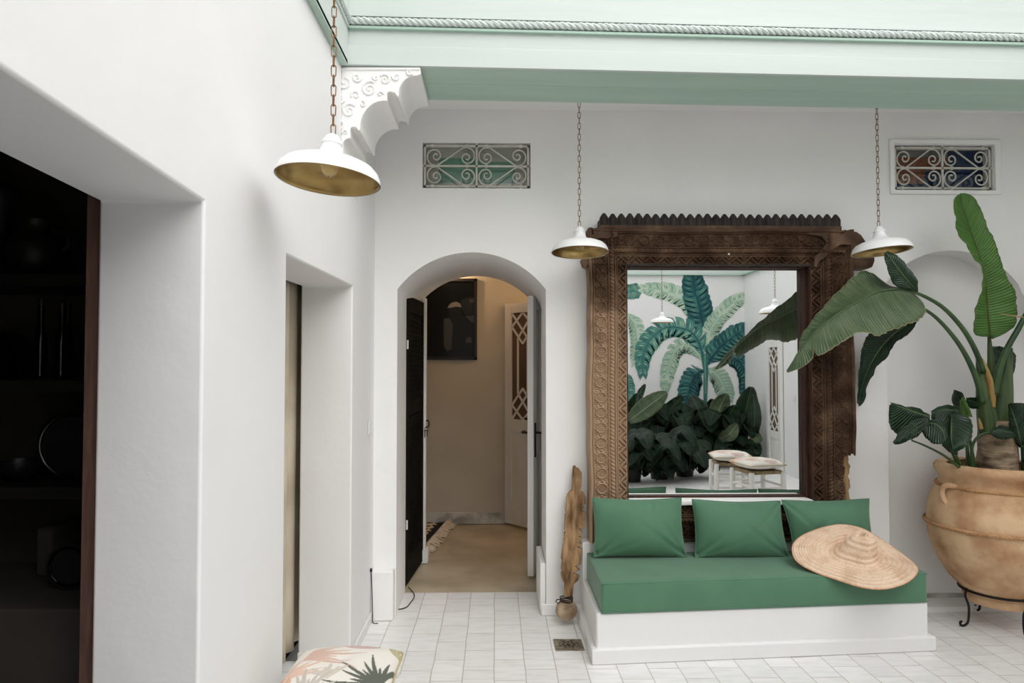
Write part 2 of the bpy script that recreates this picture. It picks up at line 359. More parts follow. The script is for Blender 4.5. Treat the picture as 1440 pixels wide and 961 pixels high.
def plate(loops, thick, fn):
    """outline with holes -> solid slab; loops are 2D, fn maps (a,b,t) with t 0..thick to a place"""
    cu = bpy.data.curves.new('outline', 'CURVE'); cu.dimensions = '2D'; cu.fill_mode = 'NONE' if False else 'BOTH'; cu.extrude = thick/2
    for lp in loops:
        sp_ = cu.splines.new('POLY'); sp_.points.add(len(lp)-1); sp_.use_cyclic_u = True
        for p, q in zip(sp_.points, lp): p.co = (q[0], q[1], 0, 1)
    ob = bpy.data.objects.new('outline', cu); COL.objects.link(ob)
    dg = bpy.context.evaluated_depsgraph_get(); dg.update()
    me = bpy.data.meshes.new_from_object(ob.evaluated_get(dg))
    bpy.data.objects.remove(ob); bpy.data.curves.remove(cu)
    bm = bmesh.new(); bm.from_mesh(me); bmesh.ops.remove_doubles(bm, verts=bm.verts[:], dist=1e-5)
    for v in bm.verts: v.co = Vector(fn(v.co.x, v.co.y, v.co.z+thick/2))
    bmesh.ops.recalc_face_normals(bm, faces=bm.faces[:])
    bmesh.ops.dissolve_limit(bm, angle_limit=0.01, verts=bm.verts[:], edges=bm.edges[:])
    bm.to_mesh(me); bm.free(); me.materials.clear()
    return me
def put(name, me, m_, **k): me.materials.append(m_); return link(name, me, **k)
def arc_loop(x0, x1, z0, zs, za, n=28):
    """door outline with a segmental arch: spring height zs, apex za"""
    c = (x0+x1)/2; h = (x1-x0)/2; sg = za-zs; R = (h*h+sg*sg)/(2*sg); cz = za-R; a0 = math.asin(h/R)
    return [(x0,z0)]+[(c+R*math.sin(a), cz+R*math.cos(a)) for a in [(-a0+2*a0*i/n) for i in range(n+1)]]+[(x1,z0)]
rect = lambda x0,x1,z0,z1: [(x0,z0),(x0,z1),(x1,z1),(x1,z0)]

# ------------------------------------------------------------------ structure: floors
m = MB(); m.box((LX-0.0,OY,-0.1),(RX,BY,0)); m.box((-0.60,BY,-0.1),(0.305,TH,0)); m.box((2.0,BY,-0.1),(3.5,4.6,0)); m.box((-1.06,2.3,-0.1),(LX,3.64,0))
struct(m.build('floor', M['floor']))
m = MB(); m.box((-2.2,IY,-0.1),(1.4,HY+0.1,-0.004)); m.box((-0.62,TH,-0.1),(0.42,IY,-0.004))
struct(m.build('floor_hallway', M['concrete']))
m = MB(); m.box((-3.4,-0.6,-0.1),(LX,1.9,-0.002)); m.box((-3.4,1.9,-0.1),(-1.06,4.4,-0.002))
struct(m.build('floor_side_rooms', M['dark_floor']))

# ------------------------------------------------------------------ back wall
W1 = (at(594,264.5,Y=BY), at(746,201.5,Y=BY)); W2 = (at(1258,267,Y=BY), at(1396,204.5,Y=BY))
dl = at(557.5,700,Y=BY).x; dr_ = at(768,700,Y=BY).x; dsp = at(557,407,Y=BY).z; dap = at(662,355,Y=BY).z
nl = at(1247,500,Y=BY); nap = at(1338,352.5,Y=BY); nsp = at(1245,399,Y=BY)
door = arc_loop(dl, dr_, -0.06, dsp, dap)
hw = nap.x-nl.x
nic = arc_loop(nl.x, nl.x+2*hw, 0.03, nsp.z, nap.z)
nic = nic[:-1] + [(3.22, nic[-2][1]-0.07),(3.36, nic[-2][1]-0.22),(3.45, nic[-2][1]-0.45), (3.45, 0.03)]
nic = [(a,max(b,0.0)) for a,b in nic]
outer = [(LX-0.02,-0.1)] + [(dl,-0.1)] + door[1:-1] + [(dr_,-0.1),(RX,-0.1),(RX,TOPZ),(LX-0.02,TOPZ)]
me = plate([outer, rect(W1[0].x,W1[1].x,W1[0].z,W1[1].z), rect(W2[0].x,W2[1].x,W2[0].z,W2[1].z), nic], TH-BY, lambda a,b,t: (a,BY+t,b))
struct(put('wall_back', me, M['plaster'], bevel=0.012, seg=3))
m = MB(); m.box((2.0,4.44,0.0),(3.6,4.68,2.4)); m.build('niche_back', M['plaster'], bevel=0.005)['kind'] = 'structure'
# inner section of the thick wall
il = -0.645; ir = 0.37
_h = (dr_-dl)/2; _sg = dap-dsp; _R = (_h*_h+_sg*_sg)/(2*_sg); _cx = (dl+dr_)/2; _cz = dap-_R
d2 = [(il,-0.1)]+[(x_, _cz+math.sqrt(_R*_R-(x_-_cx)**2)) for x_ in [il+(ir-il)*(0.5-0.5*math.cos(math.pi*i/36)) for i in range(37)]]+[(ir,-0.1)]
me = plate([[(-2.3,-0.1),(il,-0.1)]+d2[1:-1]+[(ir,-0.1),(1.5,-0.1),(1.5,TOPZ),(-2.3,TOPZ)]], IY-TH, lambda a,b,t: (a, TH+t, b))
struct(put('wall_back_inner', me, M['plaster'], bevel=0.01, seg=2))
# hallway shell
m = MB(); m.box((-2.3,HY,-0.1),(1.5,HY+0.15,3.0)); struct(m.build('wall_hallway_far', M['hall']))
m = MB(); m.box((-2.35,IY,-0.1),(-2.2,HY+0.1,3.0)); struct(m.build('wall_hallway_left', M['hall']))
m = MB(); m.box((1.4,IY,-0.1),(1.55,HY+0.1,3.0)); struct(m.build('wall_hallway_right', M['hall']))
m = MB(); m.box((-2.35,TH,2.75),(1.55,HY+0.1,2.9)); struct(m.build('ceiling_hallway', M['hall']))
m = MB(); m.box((-2.2,HY-0.018,0),(1.4,HY,0.105)); struct(m.build('baseboard_hallway', M['marble'], bevel=0.003))
# plinth blocks beside the door
a = at(527,804,Y=BY-0.09); b_ = at(550,869,Y=BY-0.09)
m = MB(); m.box((LX,BY-0.085,0),(b_.x+0.01,BY,a.z)); struct(m.build('baseboard_back_left', M['plaster'], bevel=0.012, seg=3))
m = MB(); m.box((dr_-0.03,BY-0.015,0),(0.49,BY,0.07)); m.box((dr_-0.035,BY+0.02,0),(dr_,TH,0.30)); struct(m.build('baseboard_back_middle', M['plaster'], bevel=0.008, seg=2))
m = MB(); m.box((il-0.05,5.385,0),(-0.525,IY+0.001,1.99)); struct(m.build('trim_10', M['plaster'], bevel=0.008))
m = MB(); m.box((-0.56,5.36,0),(-0.505,IY+0.02,0.10)); struct(m.build('baseboard_doorway', M['plaster'], bevel=0.006))
m = MB(); m.box((2.35,4.428,0),(3.44,4.44,0.055)); struct(m.build('baseboard_niche', M['marble'], bevel=0.002))

# ------------------------------------------------------------------ left wall with two openings
T = 0.26
y1f = at(285,500,X=LX).y; y2n = at(402,500,X=LX).y; y2f = at(495.5,500,X=LX).y
z1 = at(287,283,X=LX).z; z2n = at(403,358,X=LX).z; z2f = at(493,401,X=LX).z
me = plate([[(-2.8,-0.1),(0.25,-0.1),(0.25,1.80),(0.55,1.915),(1.0,1.935),(y1f,z1),(y1f,-0.1),(y2n,-0.1),(y2n,z2n),(y2f,z2f),(y2f,-0.1),(BY+0.02,-0.1),(BY+0.02,TOPZ),(-2.8,TOPZ)]],
           T, lambda a,b,t: (LX-t,a,b))
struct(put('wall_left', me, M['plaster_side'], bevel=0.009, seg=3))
m = MB(); m.box((LX,y2f-0.0,0),(LX+0.012,BY-0.085,0.055)); m.box((LX-T,y2f-0.012,0),(LX+0.012,y2f,0.055)); struct(m.build('baseboard_left', M['skirt'], bevel=0.003))
# rooms behind it
SW = 2.35
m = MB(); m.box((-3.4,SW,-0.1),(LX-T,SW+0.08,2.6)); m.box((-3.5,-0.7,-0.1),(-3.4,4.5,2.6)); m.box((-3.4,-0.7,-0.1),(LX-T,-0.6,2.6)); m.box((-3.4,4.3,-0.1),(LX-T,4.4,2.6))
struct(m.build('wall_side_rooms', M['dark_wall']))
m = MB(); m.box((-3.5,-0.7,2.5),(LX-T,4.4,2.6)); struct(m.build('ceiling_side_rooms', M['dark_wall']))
a = at(133.5,500,Y=y1f)
m = MB(); m.box((a.x+0.004,y1f-0.05,0),(LX-T,y1f+0.01,z1+0.03)); m.box((a.x-0.005,0.2,z1+0.05),(LX-T,y1f,z1+0.1)); struct(m.build('trim_1', M['red_wood'], bevel=0.002))

# ------------------------------------------------------------------ right and opposite walls, roof edge
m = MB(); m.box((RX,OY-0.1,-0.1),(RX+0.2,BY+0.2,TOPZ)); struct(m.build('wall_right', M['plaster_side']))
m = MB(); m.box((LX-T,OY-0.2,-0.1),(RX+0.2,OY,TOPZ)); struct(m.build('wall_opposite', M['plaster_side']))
# beam across, a little askew
bz = at(590,93,Y=3.31).z
def beam_y(px, py): return at(px, py, Z=bz).y
fl, fr_ = at(590,93,Z=bz), at(1440,112,Z=bz); bl, brr = at(605,141,Z=bz), at(1440,157,Z=bz)
sf = (fr_.y-fl.y)/(fr_.x-fl.x); sb = (brr.y-bl.y)/(brr.x-bl.x)
FY = lambda x: fl.y+sf*(x-fl.x)
BKY = lambda x: bl.y+sb*(x-bl.x)
BX0 = LX
m = MB()
hx = lambda x0,x1,f0,f1,z0,z1: m.hexa([(x0,f0(x0),z0),(x1,f0(x1),z0),(x1,f1(x1),z0),(x0,f1(x0),z0),(x0,f0(x0),z1),(x1,f0(x1),z1),(x1,f1(x1),z1),(x0,f1(x0),z1)])
hx(BX0,RX,FY,lambda x:FY(x)+0.022,bz,2.985)
z_r = at(476,29.5,Y=FY(-0.74)).z
hx(BX0,RX,lambda x:FY(x)+0.012,lambda x:FY(x)+0.05,2.985,TOPZ+0.1)
m.cur = 1
nseg = 3; x0 = bl.x-0.02
for i in range(2):   # two wide planks under the beam
    u0, u1 = (0, 0.46) if i == 0 else (0.467, 1.0)
    g0 = lambda x,u=u0: (FY(x)+0.022)*(1-u)+BKY(x)*u; g1 = lambda x,u=u1: (FY(x)+0.022)*(1-u)+BKY(x)*u
    hx(fl.x,RX,g0,g1,bz+0.002,bz+0.03)
hx(BX0,fl.x,lambda x:FY(x)+0.022,BKY,bz+0.002,bz+0.03)
hx(BX0,RX,lambda x:BKY(x)-0.022,lambda x:BKY(x),bz+0.003,3.1)
beam = struct(m.build('trim_2', [M['mint'], M['green']], bevel=0.002))
# rope moulding along the beam
m = MB(); zr = at(476,29.5,Y=FY(-0.74)).z
def rope(m, A, B, r, pitch, strands=3, n=6):
    A = Vector(A); B = Vector(B); L = (B-A).length; t = (B-A).normalized(); s_ = t.orthogonal().normalized(); q = t.cross(s_)
    k = int(L/pitch*10)
    for j in range(strands):
        m.tube([A+t*(L*i/k)+(s_*math.cos(2*math.pi*(i/10+j/strands))+q*math.sin(2*math.pi*(i/10+j/strands)))*r*0.5 for i in range(k+1)], r*0.52, n=n)
rope(m, (LX,FY(LX)-0.006,zr), (RX,FY(RX)-0.006,zr), 0.019, 0.09)
m.hexa([(LX,FY(LX)-0.012,zr+0.022),(RX,FY(RX)-0.012,zr+0.022),(RX,FY(RX)+0.02,zr+0.022),(LX,FY(LX)+0.02,zr+0.022)]+[(LX,FY(LX)-0.012,zr+0.032),(RX,FY(RX)-0.012,zr+0.032),(RX,FY(RX)+0.02,zr+0.032),(LX,FY(LX)+0.02,zr+0.032)])
m.cur = 1
m.hexa([(LX,FY(LX)-0.008,zr-0.034),(RX,FY(RX)-0.008,zr-0.034),(RX,FY(RX)+0.02,zr-0.034),(LX,FY(LX)+0.02,zr-0.034)]+[(LX,FY(LX)-0.008,zr-0.023),(RX,FY(RX)-0.008,zr-0.023),(RX,FY(RX)+0.02,zr-0.023),(LX,FY(LX)+0.02,zr-0.023)])
struct(m.build('trim_3', [M['mint'], M['green']], smooth=50))
# left beam
lbz = at(466,99,X=LX+0.03).z; FX = LX+0.032
m = MB(); m.box((FX-0.02,OY,bz-0.0),(FX,FY(LX)+0.01,TOPZ+0.1)); m.cur = 1; m.box((LX,OY,bz-0.004),(FX,FY(LX)+0.0,bz+0.02))
struct(m.build('trim_4', [M['mint'], M['green']], bevel=0.002))
m = MB(); rope(m, (FX+0.004,-0.5,zr), (FX+0.004,FY(LX)-0.01,zr), 0.019, 0.09)
m.box((FX-0.01,OY,zr+0.022),(FX+0.012,FY(LX),zr+0.032)); m.box((FX-0.01,OY,zr-0.034),(FX+0.008,FY(LX),zr-0.023))
struct(m.build('trim_5', M['mint'], smooth=50))
# opposite and right beams
oz = mr(950,386,2*MY-OY-0.05).z
m = MB(); m.box((LX,OY,oz),(RX,OY+0.05,TOPZ+0.1)); m.cur=1; m.box((LX,OY,oz-0.01),(RX,OY+0.06,oz+0.012)); struct(m.build('trim_6', [M['mint'],M['green']]))
m = MB(); m.box((RX-0.05,OY,oz),(RX,FY(RX),TOPZ+0.1)); m.cur=1; m.box((RX-0.06,OY,oz-0.01),(RX,FY(RX),oz+0.012)); struct(m.build('trim_7', [M['mint'],M['green']]))
# gallery ceiling behind the beam
m = MB(); m.box((LX-0.1,3.62,3.03),(RX+0.1,BY+0.3,3.1)); struct(m.build('ceiling', M['plaster']))

# ------------------------------------------------------------------ carved plaster bracket
cy0 = FY(-0.5)+0.012; cdep = BKY(-0.5)-cy0-0.01
c1 = lambda x,y: at(360+x/3.203, y/3.203, Y=cy0)
front = [(740,302),(742,335)]
def arcp(cx,cyy,rx,ry,a0,a1,n=9): return [(cx+rx*math.cos(math.radians(a0+(a1-a0)*i/n)), cyy-ry*math.sin(math.radians(a0+(a1-a0)*i/n))) for i in range(n+1)]
front += arcp(722,425,80,84,88,180)
front += [(642,432),(636,436),(625,418),(600,413),(590,420),(590,455)]
front += arcp(578,578,110,124,93,180)
front += [(468,585),(462,590),(450,573),(430,572),(425,580),(425,622)]
front += arcp(420,690,40,66,90,180)
front += [(380,715),(372,735),(352,742),(345,800)]
poly = [c1(*q) for q in front]
poly = [Vector((max(p_.x,LX+0.001+0.0002*k_),p_.y,p_.z)) for k_,p_ in enumerate(poly)]
bot = c1(340,850)
poly = poly + [Vector((LX,cy0,poly[-1].z-0.02)), Vector((LX,cy0,poly[0].z))]
m = MB(); m.prism(poly, (0,cdep,0)); br_ = m.build('wall_bracket', M['plaster'], bevel=0.004, seg=2); struct(br_)
# relief scrolls
m = MB()
def scroll(cx, cyy, r, turns, a0, sgn=1, rr=0.006, tail=None):
    P = []
    for i in range(int(26*turns)+1):
        t = i/(26*turns); a = a0+sgn*2*math.pi*turns*t; R = r*(0.12+0.88*t)
        q = c1(cx+R*math.cos(a), cyy+R*math.sin(a)); P.append(Vector((q.x,cy0-0.001,q.z)))
    if tail: 
        q = c1(*tail); P.append(Vector((q.x,cy0-0.001,q.z)))
    m.tube(P, [rr*(0.6+0.5*i/len(P)) for i in range(len(P))], n=6)
for cx,cyy,r,tu,a0,sg in [(400,370,34,1.5,0.5,1),(455,350,22,1.3,2,-1),(512,402,36,1.7,1,1),(580,360,26,1.4,0,-1),(632,345,20,1.2,2,1),(690,325,16,1.1,1,-1),(378,440,26,1.4,3,-1),(420,500,34,1.6,2,1),(450,430,22,1.2,4,-1),(378,560,24,1.3,1,1),(402,598,14,1,3,-1),(560,425,14,1,0,1),(480,470,16,1.1,5,-1),(366,610,12,1,0,1),(540,350,14,1.1,3,1),(365,335,12,1,0,1)]:
    scroll(cx,cyy,r,tu,a0,sg,0.0058)
for i in range(16):   # edge moulding on top
    pass
for q0,q1 in [((335,312),(735,312))]:
    A = c1(*q0); B = c1(*q1); m.tube([(A.x,cy0,A.z),(B.x,cy0,B.z)], 0.007, n=8)
m.build('relief_carving', M['plaster'], parent=br_, smooth=60)

# ------------------------------------------------------------------ small grilled windows
def grille_paths(x0, x1, z0, z1, y):
    xm, zm = (x0+x1)/2, (z0+z1)/2; paths = []
    Q = [(76,60),(86,62),(84,50),(70,44),(56,52),(54,72),(68,86),(92,84),(108,64),(104,40),(96,36)]
    base = [(78,62),(84,54),(74,46),(60,54),(62,74),(82,84),(104,72),(106,48),(92,112),(60,122)]
    # outer scroll, diagonal, inner scroll on a 330 x 125 quarter
    sp1 = []
    for i in range(34):
        t = i/33; a = -math.radians(40)-2*math.pi*1.9*(1-t)+0; 
        pass
    def spiral(cx, cy, ex, ey, R, a_end, sg, turns=1.75, n=40):
        P = []
        for i in range(n+1):
            t = i/n; r = R*(0.10+0.90*t**1.25); a = a_end - sg*2*math.pi*turns*(1-t)
            c_x = cx+(ex-cx)*t; c_y = cy+(ey-cy)*t
            P.append((c_x+r*math.cos(a), c_y+r*math.sin(a)))
        return P
    A = spiral(72, 66, 62, 62, 60, math.radians(-75), 1)
    B = spiral(268, 50, 270, 62, 60, math.radians(115), 1)
    path = A + B[::-1]
    for sx_ in (1,-1):
        for sz_ in (1,-1):
            P = []
            for u, v in path:
                xx = x0+(xm-x0)*u/332 if sx_ == 1 else x1-(x1-xm)*u/332
                zz = zm+(z1-zm)*v/126*sz_
                P.append((xx, y, zz))
            paths.append(P)
    return paths
def win(name, A, B, colours, surround):
    x0, x1, z0, z1 = A.x, B.x, A.z, B.z
    r = bpy.data.objects.new(name, None); COL.objects.link(r); r.location = ((x0+x1)/2, BY+0.1, z0); struct(r)
    m = MB(); y = BY+0.016
    bw = 0.0055; i0, i1, j0, j1 = x0+0.014, x1-0.014, z0+0.014, z1-0.016
    for a_, b2 in [((i0,j0),(i1,j0)),((i0,j1),(i1,j1)),((i0,j0),(i0,j1)),((i1,j0),(i1,j1)),(((x0+x1)/2,z0-0.004),((x0+x1)/2,z1+0.004)),((x0-0.004,(z0+z1)/2),(x1+0.004,(z0+z1)/2))]:
        m.box((a_[0]-bw,y-bw,a_[1]-bw),(b2[0]+bw,y+bw,b2[1]+bw))
    for P in grille_paths(i0,i1,j0,j1,y): m.tube(P, 0.0048, n=6)
    for fx in (0.09,0.41,0.59,0.91):
        for zz in (j0,(z0+z1)/2,j1): m.box((x0+(x1-x0)*fx-0.008,y-0.008,zz-0.010),(x0+(x1-x0)*fx+0.008,y+0.008,zz+0.010))
    m.build('grille', M['iron_cream'], parent=r, smooth=40)
    m = MB(); t_ = 0.012
    m.box((x0,BY+0.06,z0),(x0+t_,BY+0.10,z1)); m.box((x1-t_,BY+0.06,z0),(x1,BY+0.10,z1)); m.box((x0,BY+0.06,z0),(x1,BY+0.10,z0+t_)); m.box((x0,BY+0.06,z1-t_),(x1,BY+0.10,z1))
    m.build('window_frame', M['iron_cream'], parent=r, bevel=0.002)
    m = MB()
    for k, (fx0,fz0,fx1,fz1,ci) in enumerate(colours):
        m.cur = ci; m.box((x0+(x1-x0)*fx0,BY+0.075,z0+(z1-z0)*fz0),(x0+(x1-x0)*fx1,BY+0.085,z0+(z1-z0)*fz1))
    m.build('glass', [GL[k] for k in range(len(GL))], parent=r)
    m = MB(); m.box((x0-0.03,BY+0.30,z0-0.03),(x1+0.03,BY+0.32,z1+0.03)); m.build('backing', M['hall'], parent=r)
    if surround:
        m = MB(); e = 0.032; e2 = 0.045
        me = plate([rect(x0-e,x1+e2,z0-e*0.9,z1+e), rect(x0-0.002,x1+0.002,z0-0.002,z1+0.002)], 0.018, lambda a,b,t: (a,BY-t,b))
        me.materials.append(M['plaster']); link('surround', me, parent=r, bevel=0.008, seg=3)
    return r
def gl(name, c): return noisy(name, tuple(v*0.85 for v in c[:3])+(1,), c, 5, 0.12, 0.1, spec=0.8)
GL = [gl('pale_glass',(0.42,0.43,0.38,1)), gl('mint_glass',(0.15,0.30,0.22,1)), gl('rust_glass',(0.20,0.062,0.03,1)), gl('blue_glass',(0.010,0.024,0.07,1)), gl('grey_glass',(0.16,0.17,0.16,1))]
win('window_1', W1[0], W1[1], [(0,0,1,0.18,0),(0,0.18,0.14,0.8,0),(0.14,0.18,0.86,0.55,1),(0.86,0.18,1,0.8,0),(0.14,0.55,0.48,0.74,1),(0.48,0.55,0.86,0.66,1),(0.14,0.74,0.48,1,0),(0.48,0.66,0.86,1,0),(0,0.8,0.14,1,0),(0.86,0.8,1,1,0)], False)
win('window_2', W2[0], W2[1], [(0,0,1,0.20,3),(0,0.20,0.38,0.8,2),(0.38,0.2,0.5,0.5,3),(0.38,0.5,0.62,0.8,2),(0.5,0.2,1,0.5,3),(0.62,0.5,1,0.84,3),(0,0.8,0.62,1,4),(0.62,0.84,1,1,3)], True)

# ------------------------------------------------------------------ doors of the archway
def frame_to_world(m, A, B, build):   # local (u along A->B, w outwards, z) boxes
    A = Vector(A); B = Vector(B); t = (B-A); L = t.length; t.normalize(); nrm = Vector((t.y,-t.x,0))
    def bx(u0,u1,w0,w1,z0,z1):
        p = [A+t*u+nrm*w_+Vector((0,0,z)) for z in (z0,z1) for (u,w_) in ((u0,w0),(u1,w0),(u1,w1),(u0,w1))]
        m.hexa(p)
    return bx, L, t, nrm
# black louvred leaf folded against the left reveal
A = Vector((at(571,828,Z=0).x, at(571,828,Z=0).y, 0)); B = Vector((at(596,790,Z=0).x, at(596,790,Z=0).y, 0))
sh = thing('louvred_shutter', (A.x,A.y,0), 'tall black louvred door leaf folded against the left side of the archway', 'shutter')
zt = at(570,415,Y=A.y).z
m = MB(); bx, L, t_, n_ = frame_to_world(m, A, B, None)
th_ = 0.03; w0 = -th_
for u0,u1,z0,z1 in [(0,0.07,0.015,zt),(L-0.07,L,0.015,zt),(0.07,L-0.07,zt-0.11,zt),(0.07,L-0.07,0.015,0.17),(0.07,L-0.07,1.14,1.24)]:
    bx(u0,u1,w0,0,z0,z1)
m.build('shutter_frame', M['louvre'], parent=sh, bevel=0.003)
m = MB(); bx, L, t_, n_ = frame_to_world(m, A, B, None); bx(0.06,L-0.06,-0.019,-0.013,0.16,zt-0.1)
for z0,z1 in ((0.18,1.13),(1.25,zt-0.12)):
    k = int((z1-z0)/0.033)
    for i in range(k):
        z = z0+(z1-z0)*(i+0.5)/k
        p = [A+t_*u+n_*w_+Vector((0,0,zz)) for (u,w_,zz) in ((0.065,-0.003,z+0.010),(L-0.065,-0.003,z+0.010),(L-0.065,-0.026,z-0.013),(0.065,-0.026,z-0.013))]
        m.hexa(p+[q+Vector((0,0,0.006)) for q in p])
m.build('louvres', M['louvre'], parent=sh)
for zz in (0.42, 1.62):
    m = MB(); c = A+n_*0.004+Vector((0,0,zz)); m.tube([c-t_*0.004+Vector((0,0,-0.03)),c-t_*0.004+Vector((0,0,0.03))],0.007,n=10)
    m.build('hinge', M['plate'], parent=sh, smooth=50)
hp = at(597,597,Y=B.y)
m = MB(); m.box((hp.x-0.012,hp.y-0.03,hp.z-0.07),(hp.x-0.006,hp.y-0.005,hp.z+0.06))
m.tube(catmull([(hp.x-0.008,hp.y-0.02,hp.z+0.02),(hp.x+0.03,hp.y-0.03,hp.z+0.03),(hp.x+0.035,hp.y-0.04,hp.z-0.01),(hp.x+0.012,hp.y-0.035,hp.z-0.02)],6),0.005,n=8)
m.build('latch', M['iron'], parent=sh, smooth=50)
kt = thing('key_bunch', (hp.x+0.02,hp.y-0.035,hp.z-0.02), 'small bunch of keys hanging from the latch of the black louvred leaf', 'keys')
m = MB(); m.tube([(hp.x+0.02+0.014*math.cos(a),hp.y-0.04,hp.z-0.03+0.014*math.sin(a)) for a in [2*math.pi*i/16 for i in range(16)]],0.0018,n=6,closed=True)
m.build('key_ring', M['iron'], parent=kt, smooth=60)
for dx,l in ((0.008,0.05),(0.024,0.04)):
    m = MB(); m.box((hp.x+dx-0.004,hp.y-0.042,hp.z-0.045-l),(hp.x+dx+0.002,hp.y-0.039,hp.z-0.04)); m.lathe([(0,0),(0.009,0),(0.009,0.003),(0,0.003)],(hp.x+dx,hp.y-0.041,hp.z-0.045),12)
    m.build('key', M['iron'], parent=kt)

def panelled_leaf(name, A, B, H, th, label, lattice, zm0=0.86, zm1=0.98):
    d = thing(name, (A.x,A.y,0), label, 'door leaf')
    m = MB(); bx, L, t, n = frame_to_world(m, A, B, None)
    st = 0.085 if lattice else 0.09
    for u0,u1,z0,z1 in [(0,st,0.02,H),(L-st,L,0.02,H),(st,L-st,H-0.09,H),(st,L-st,0.02,0.16),(st,L-st,zm0,zm1)]:
        bx(u0,u1,-th/2,th/2,z0,z1)
    m.build('door_frame', M['white_paint'], parent=d, bevel=0.003)
    m = MB(); bx, L, t, n = frame_to_world(m, A, B, None)
    bx(st-0.005,L-st+0.005,-th*0.18,th*0.18,0.155,zm0+0.005)
    for sg in (-1,1):
        bx(st+0.035,L-st-0.035,sg*th*0.18,sg*th*0.34,0.20,zm0-0.045)
    m.build('lower_panel', M['white_paint'], parent=d, bevel=0.006)
    if not lattice:
        m = MB(); bx, L, t, n = frame_to_world(m, A, B, None)
        bx(st-0.005,L-st+0.005,-th*0.18,th*0.18,zm1-0.005,H-0.085)
        for sg in (-1,1): bx(st+0.035,L-st-0.035,sg*th*0.18,sg*th*0.34,zm1+0.04,H-0.13)
        m.build('upper_panel', M['white_paint'], parent=d, bevel=0.006)
    else:
        m = MB(); z0, z1 = zm1, H-0.09; u0, u1 = st, L-st; W = u1-u0; Hh = z1-z0
        def bar(p, q, r=0.010):
            a_ = A+t*(u0+W*p[0])+Vector((0,0,z0+Hh*p[1])); b2 = A+t*(u0+W*q[0])+Vector((0,0,z0+Hh*q[1]))
            dv = (b2-a_).normalized(); sd_ = dv.cross(n).normalized()*r; nn = n*0.010
            m.hexa([a_-sd_-nn,a_+sd_-nn,a_+sd_+nn,a_-sd_+nn,b2-sd_-nn,b2+sd_-nn,b2+sd_+nn,b2-sd_+nn])
        q = 0.27
        for yy, s_ in ((0,1),(1,-1)):
            y = lambda v: yy+s_*v
            for a_, b2 in [((0.5,y(0)),(0,y(0.13))),((0.5,y(0)),(1,y(0.13))),((0,y(0)),(0.72,y(q-0.03))),((1,y(0)),(0.28,y(q-0.03))),((0,y(0.13)),(0.5,y(q+0.02))),((1,y(0.13)),(0.5,y(q+0.02)))]:
                bar(a_, b2)
        for u in (0.28,0.72): bar((u,q-0.03),(u,1-q+0.03))
        m.build('lattice', M['white_paint'], parent=d)
        m = MB(); bx, L, t, n = frame_to_world(m, A, B, None); bx(u0,u1,-0.002,0.002,z0,z1)
        m.build('brown_glass', HG, parent=d)
    return d, t, n, L
HG = noisy('smoky_brown_glass', (0.10,0.065,0.045,1), (0.15,0.10,0.07,1), 3, 0.45, 0, spec=0.3)
A = Vector((at(746,815,Z=0).x, at(746,815,Z=0).y, 0)); B = Vector((0.335, 5.30, 0)); zt = at(746,416,Y=A.y).z
d, t, n, L = panelled_leaf('door_leaf', A, B, zt, 0.044, 'narrow white panelled door leaf standing open edge-on inside the archway', False)
hp = at(752,609,Y=A.y+0.03)
for sg in (-1,1):
    m = MB(); c = A+t*0.045+n*0.024*sg+Vector((0,0,hp.z)); 
    m.tube([c,c+n*sg*0.04,c+n*sg*0.05+t*0.02,c+n*sg*0.05+t*0.10], 0.008, n=10)
    m.hexa([c+t*a_+Vector((0,0,z))+n*sg*w_ for z in (-0.17,0.07) for a_,w_ in ((-0.02,-0.001),(0.02,-0.001),(0.02,0.004),(-0.02,0.004))])
    m.build('door_handle', M['iron'], parent=d, smooth=50)
A = Vector((at(712,737,Z=0).x, at(712,737,Z=0).y-0.02, 0)); B0 = at(741,745,Z=0); tt = (Vector((B0.x,B0.y,0))-A).normalized(); B = A+tt*0.46
d2_, t, n, L = panelled_leaf('lattice_door_leaf', A, B, at(713,428,Y=A.y).z, 0.04, 'white door leaf with diamond lattice over brown glass, standing open in the hallway', True)
m = MB(); c = A+t*(L-0.05)+Vector((0,0,1.0)); c0 = c-n*0.02; c = c+n*0.02
m.tube([c,c+n*0.04,c+n*0.045-t*0.09],0.008,n=10); m.build('door_handle', M['iron'], parent=d2_, smooth=50)

# light above the hallway picture
lp = at(622,372,Y=HY); lz = 2.42
sc = thing('wall_lamp', (-0.40,HY,lz), 'small brass hallway wall lamp glowing warmly above the framed picture', 'wall lamp')
m = MB(); m.box((-0.44,HY-0.015,lz),(-0.36,HY,lz+0.12)); m.tube([(-0.40,HY-0.01,lz+0.06),(-0.40,HY-0.10,lz+0.07),(-0.40,HY-0.13,lz+0.04)],0.008,n=8); m.build('bracket', M['brass'], parent=sc, smooth=40)
m = MB(); m.lathe([(0.025,0.05),(0.06,-0.02),(0.057,-0.02),(0.02,0.05)],(-0.40,HY-0.13,lz),24); m.build('lamp_shade', M['brass'], parent=sc, smooth=50, solid=0.001)
mb, nt, b = mat('warm_bulb'); b.inputs['Emission Color'].default_value = (1,0.62,0.30,1); b.inputs['Emission Strength'].default_value = 25
m = MB(); m.lathe([(0.0,-0.025),(0.012,-0.02),(0.017,-0.005),(0.012,0.015),(0.0,0.022)],(-0.40,HY-0.13,lz),16); m.build('bulb', mb, parent=sc, smooth=180)
ld = bpy.data.lights.new('hall_lamp_light', 'POINT'); ld.energy = 2.6; ld.color = (1,0.66,0.38); ld.shadow_soft_size = 0.03
lo = bpy.data.objects.new('hall_lamp_light', ld); COL.objects.link(lo); lo.location = (-0.40,HY-0.13,lz-0.05)
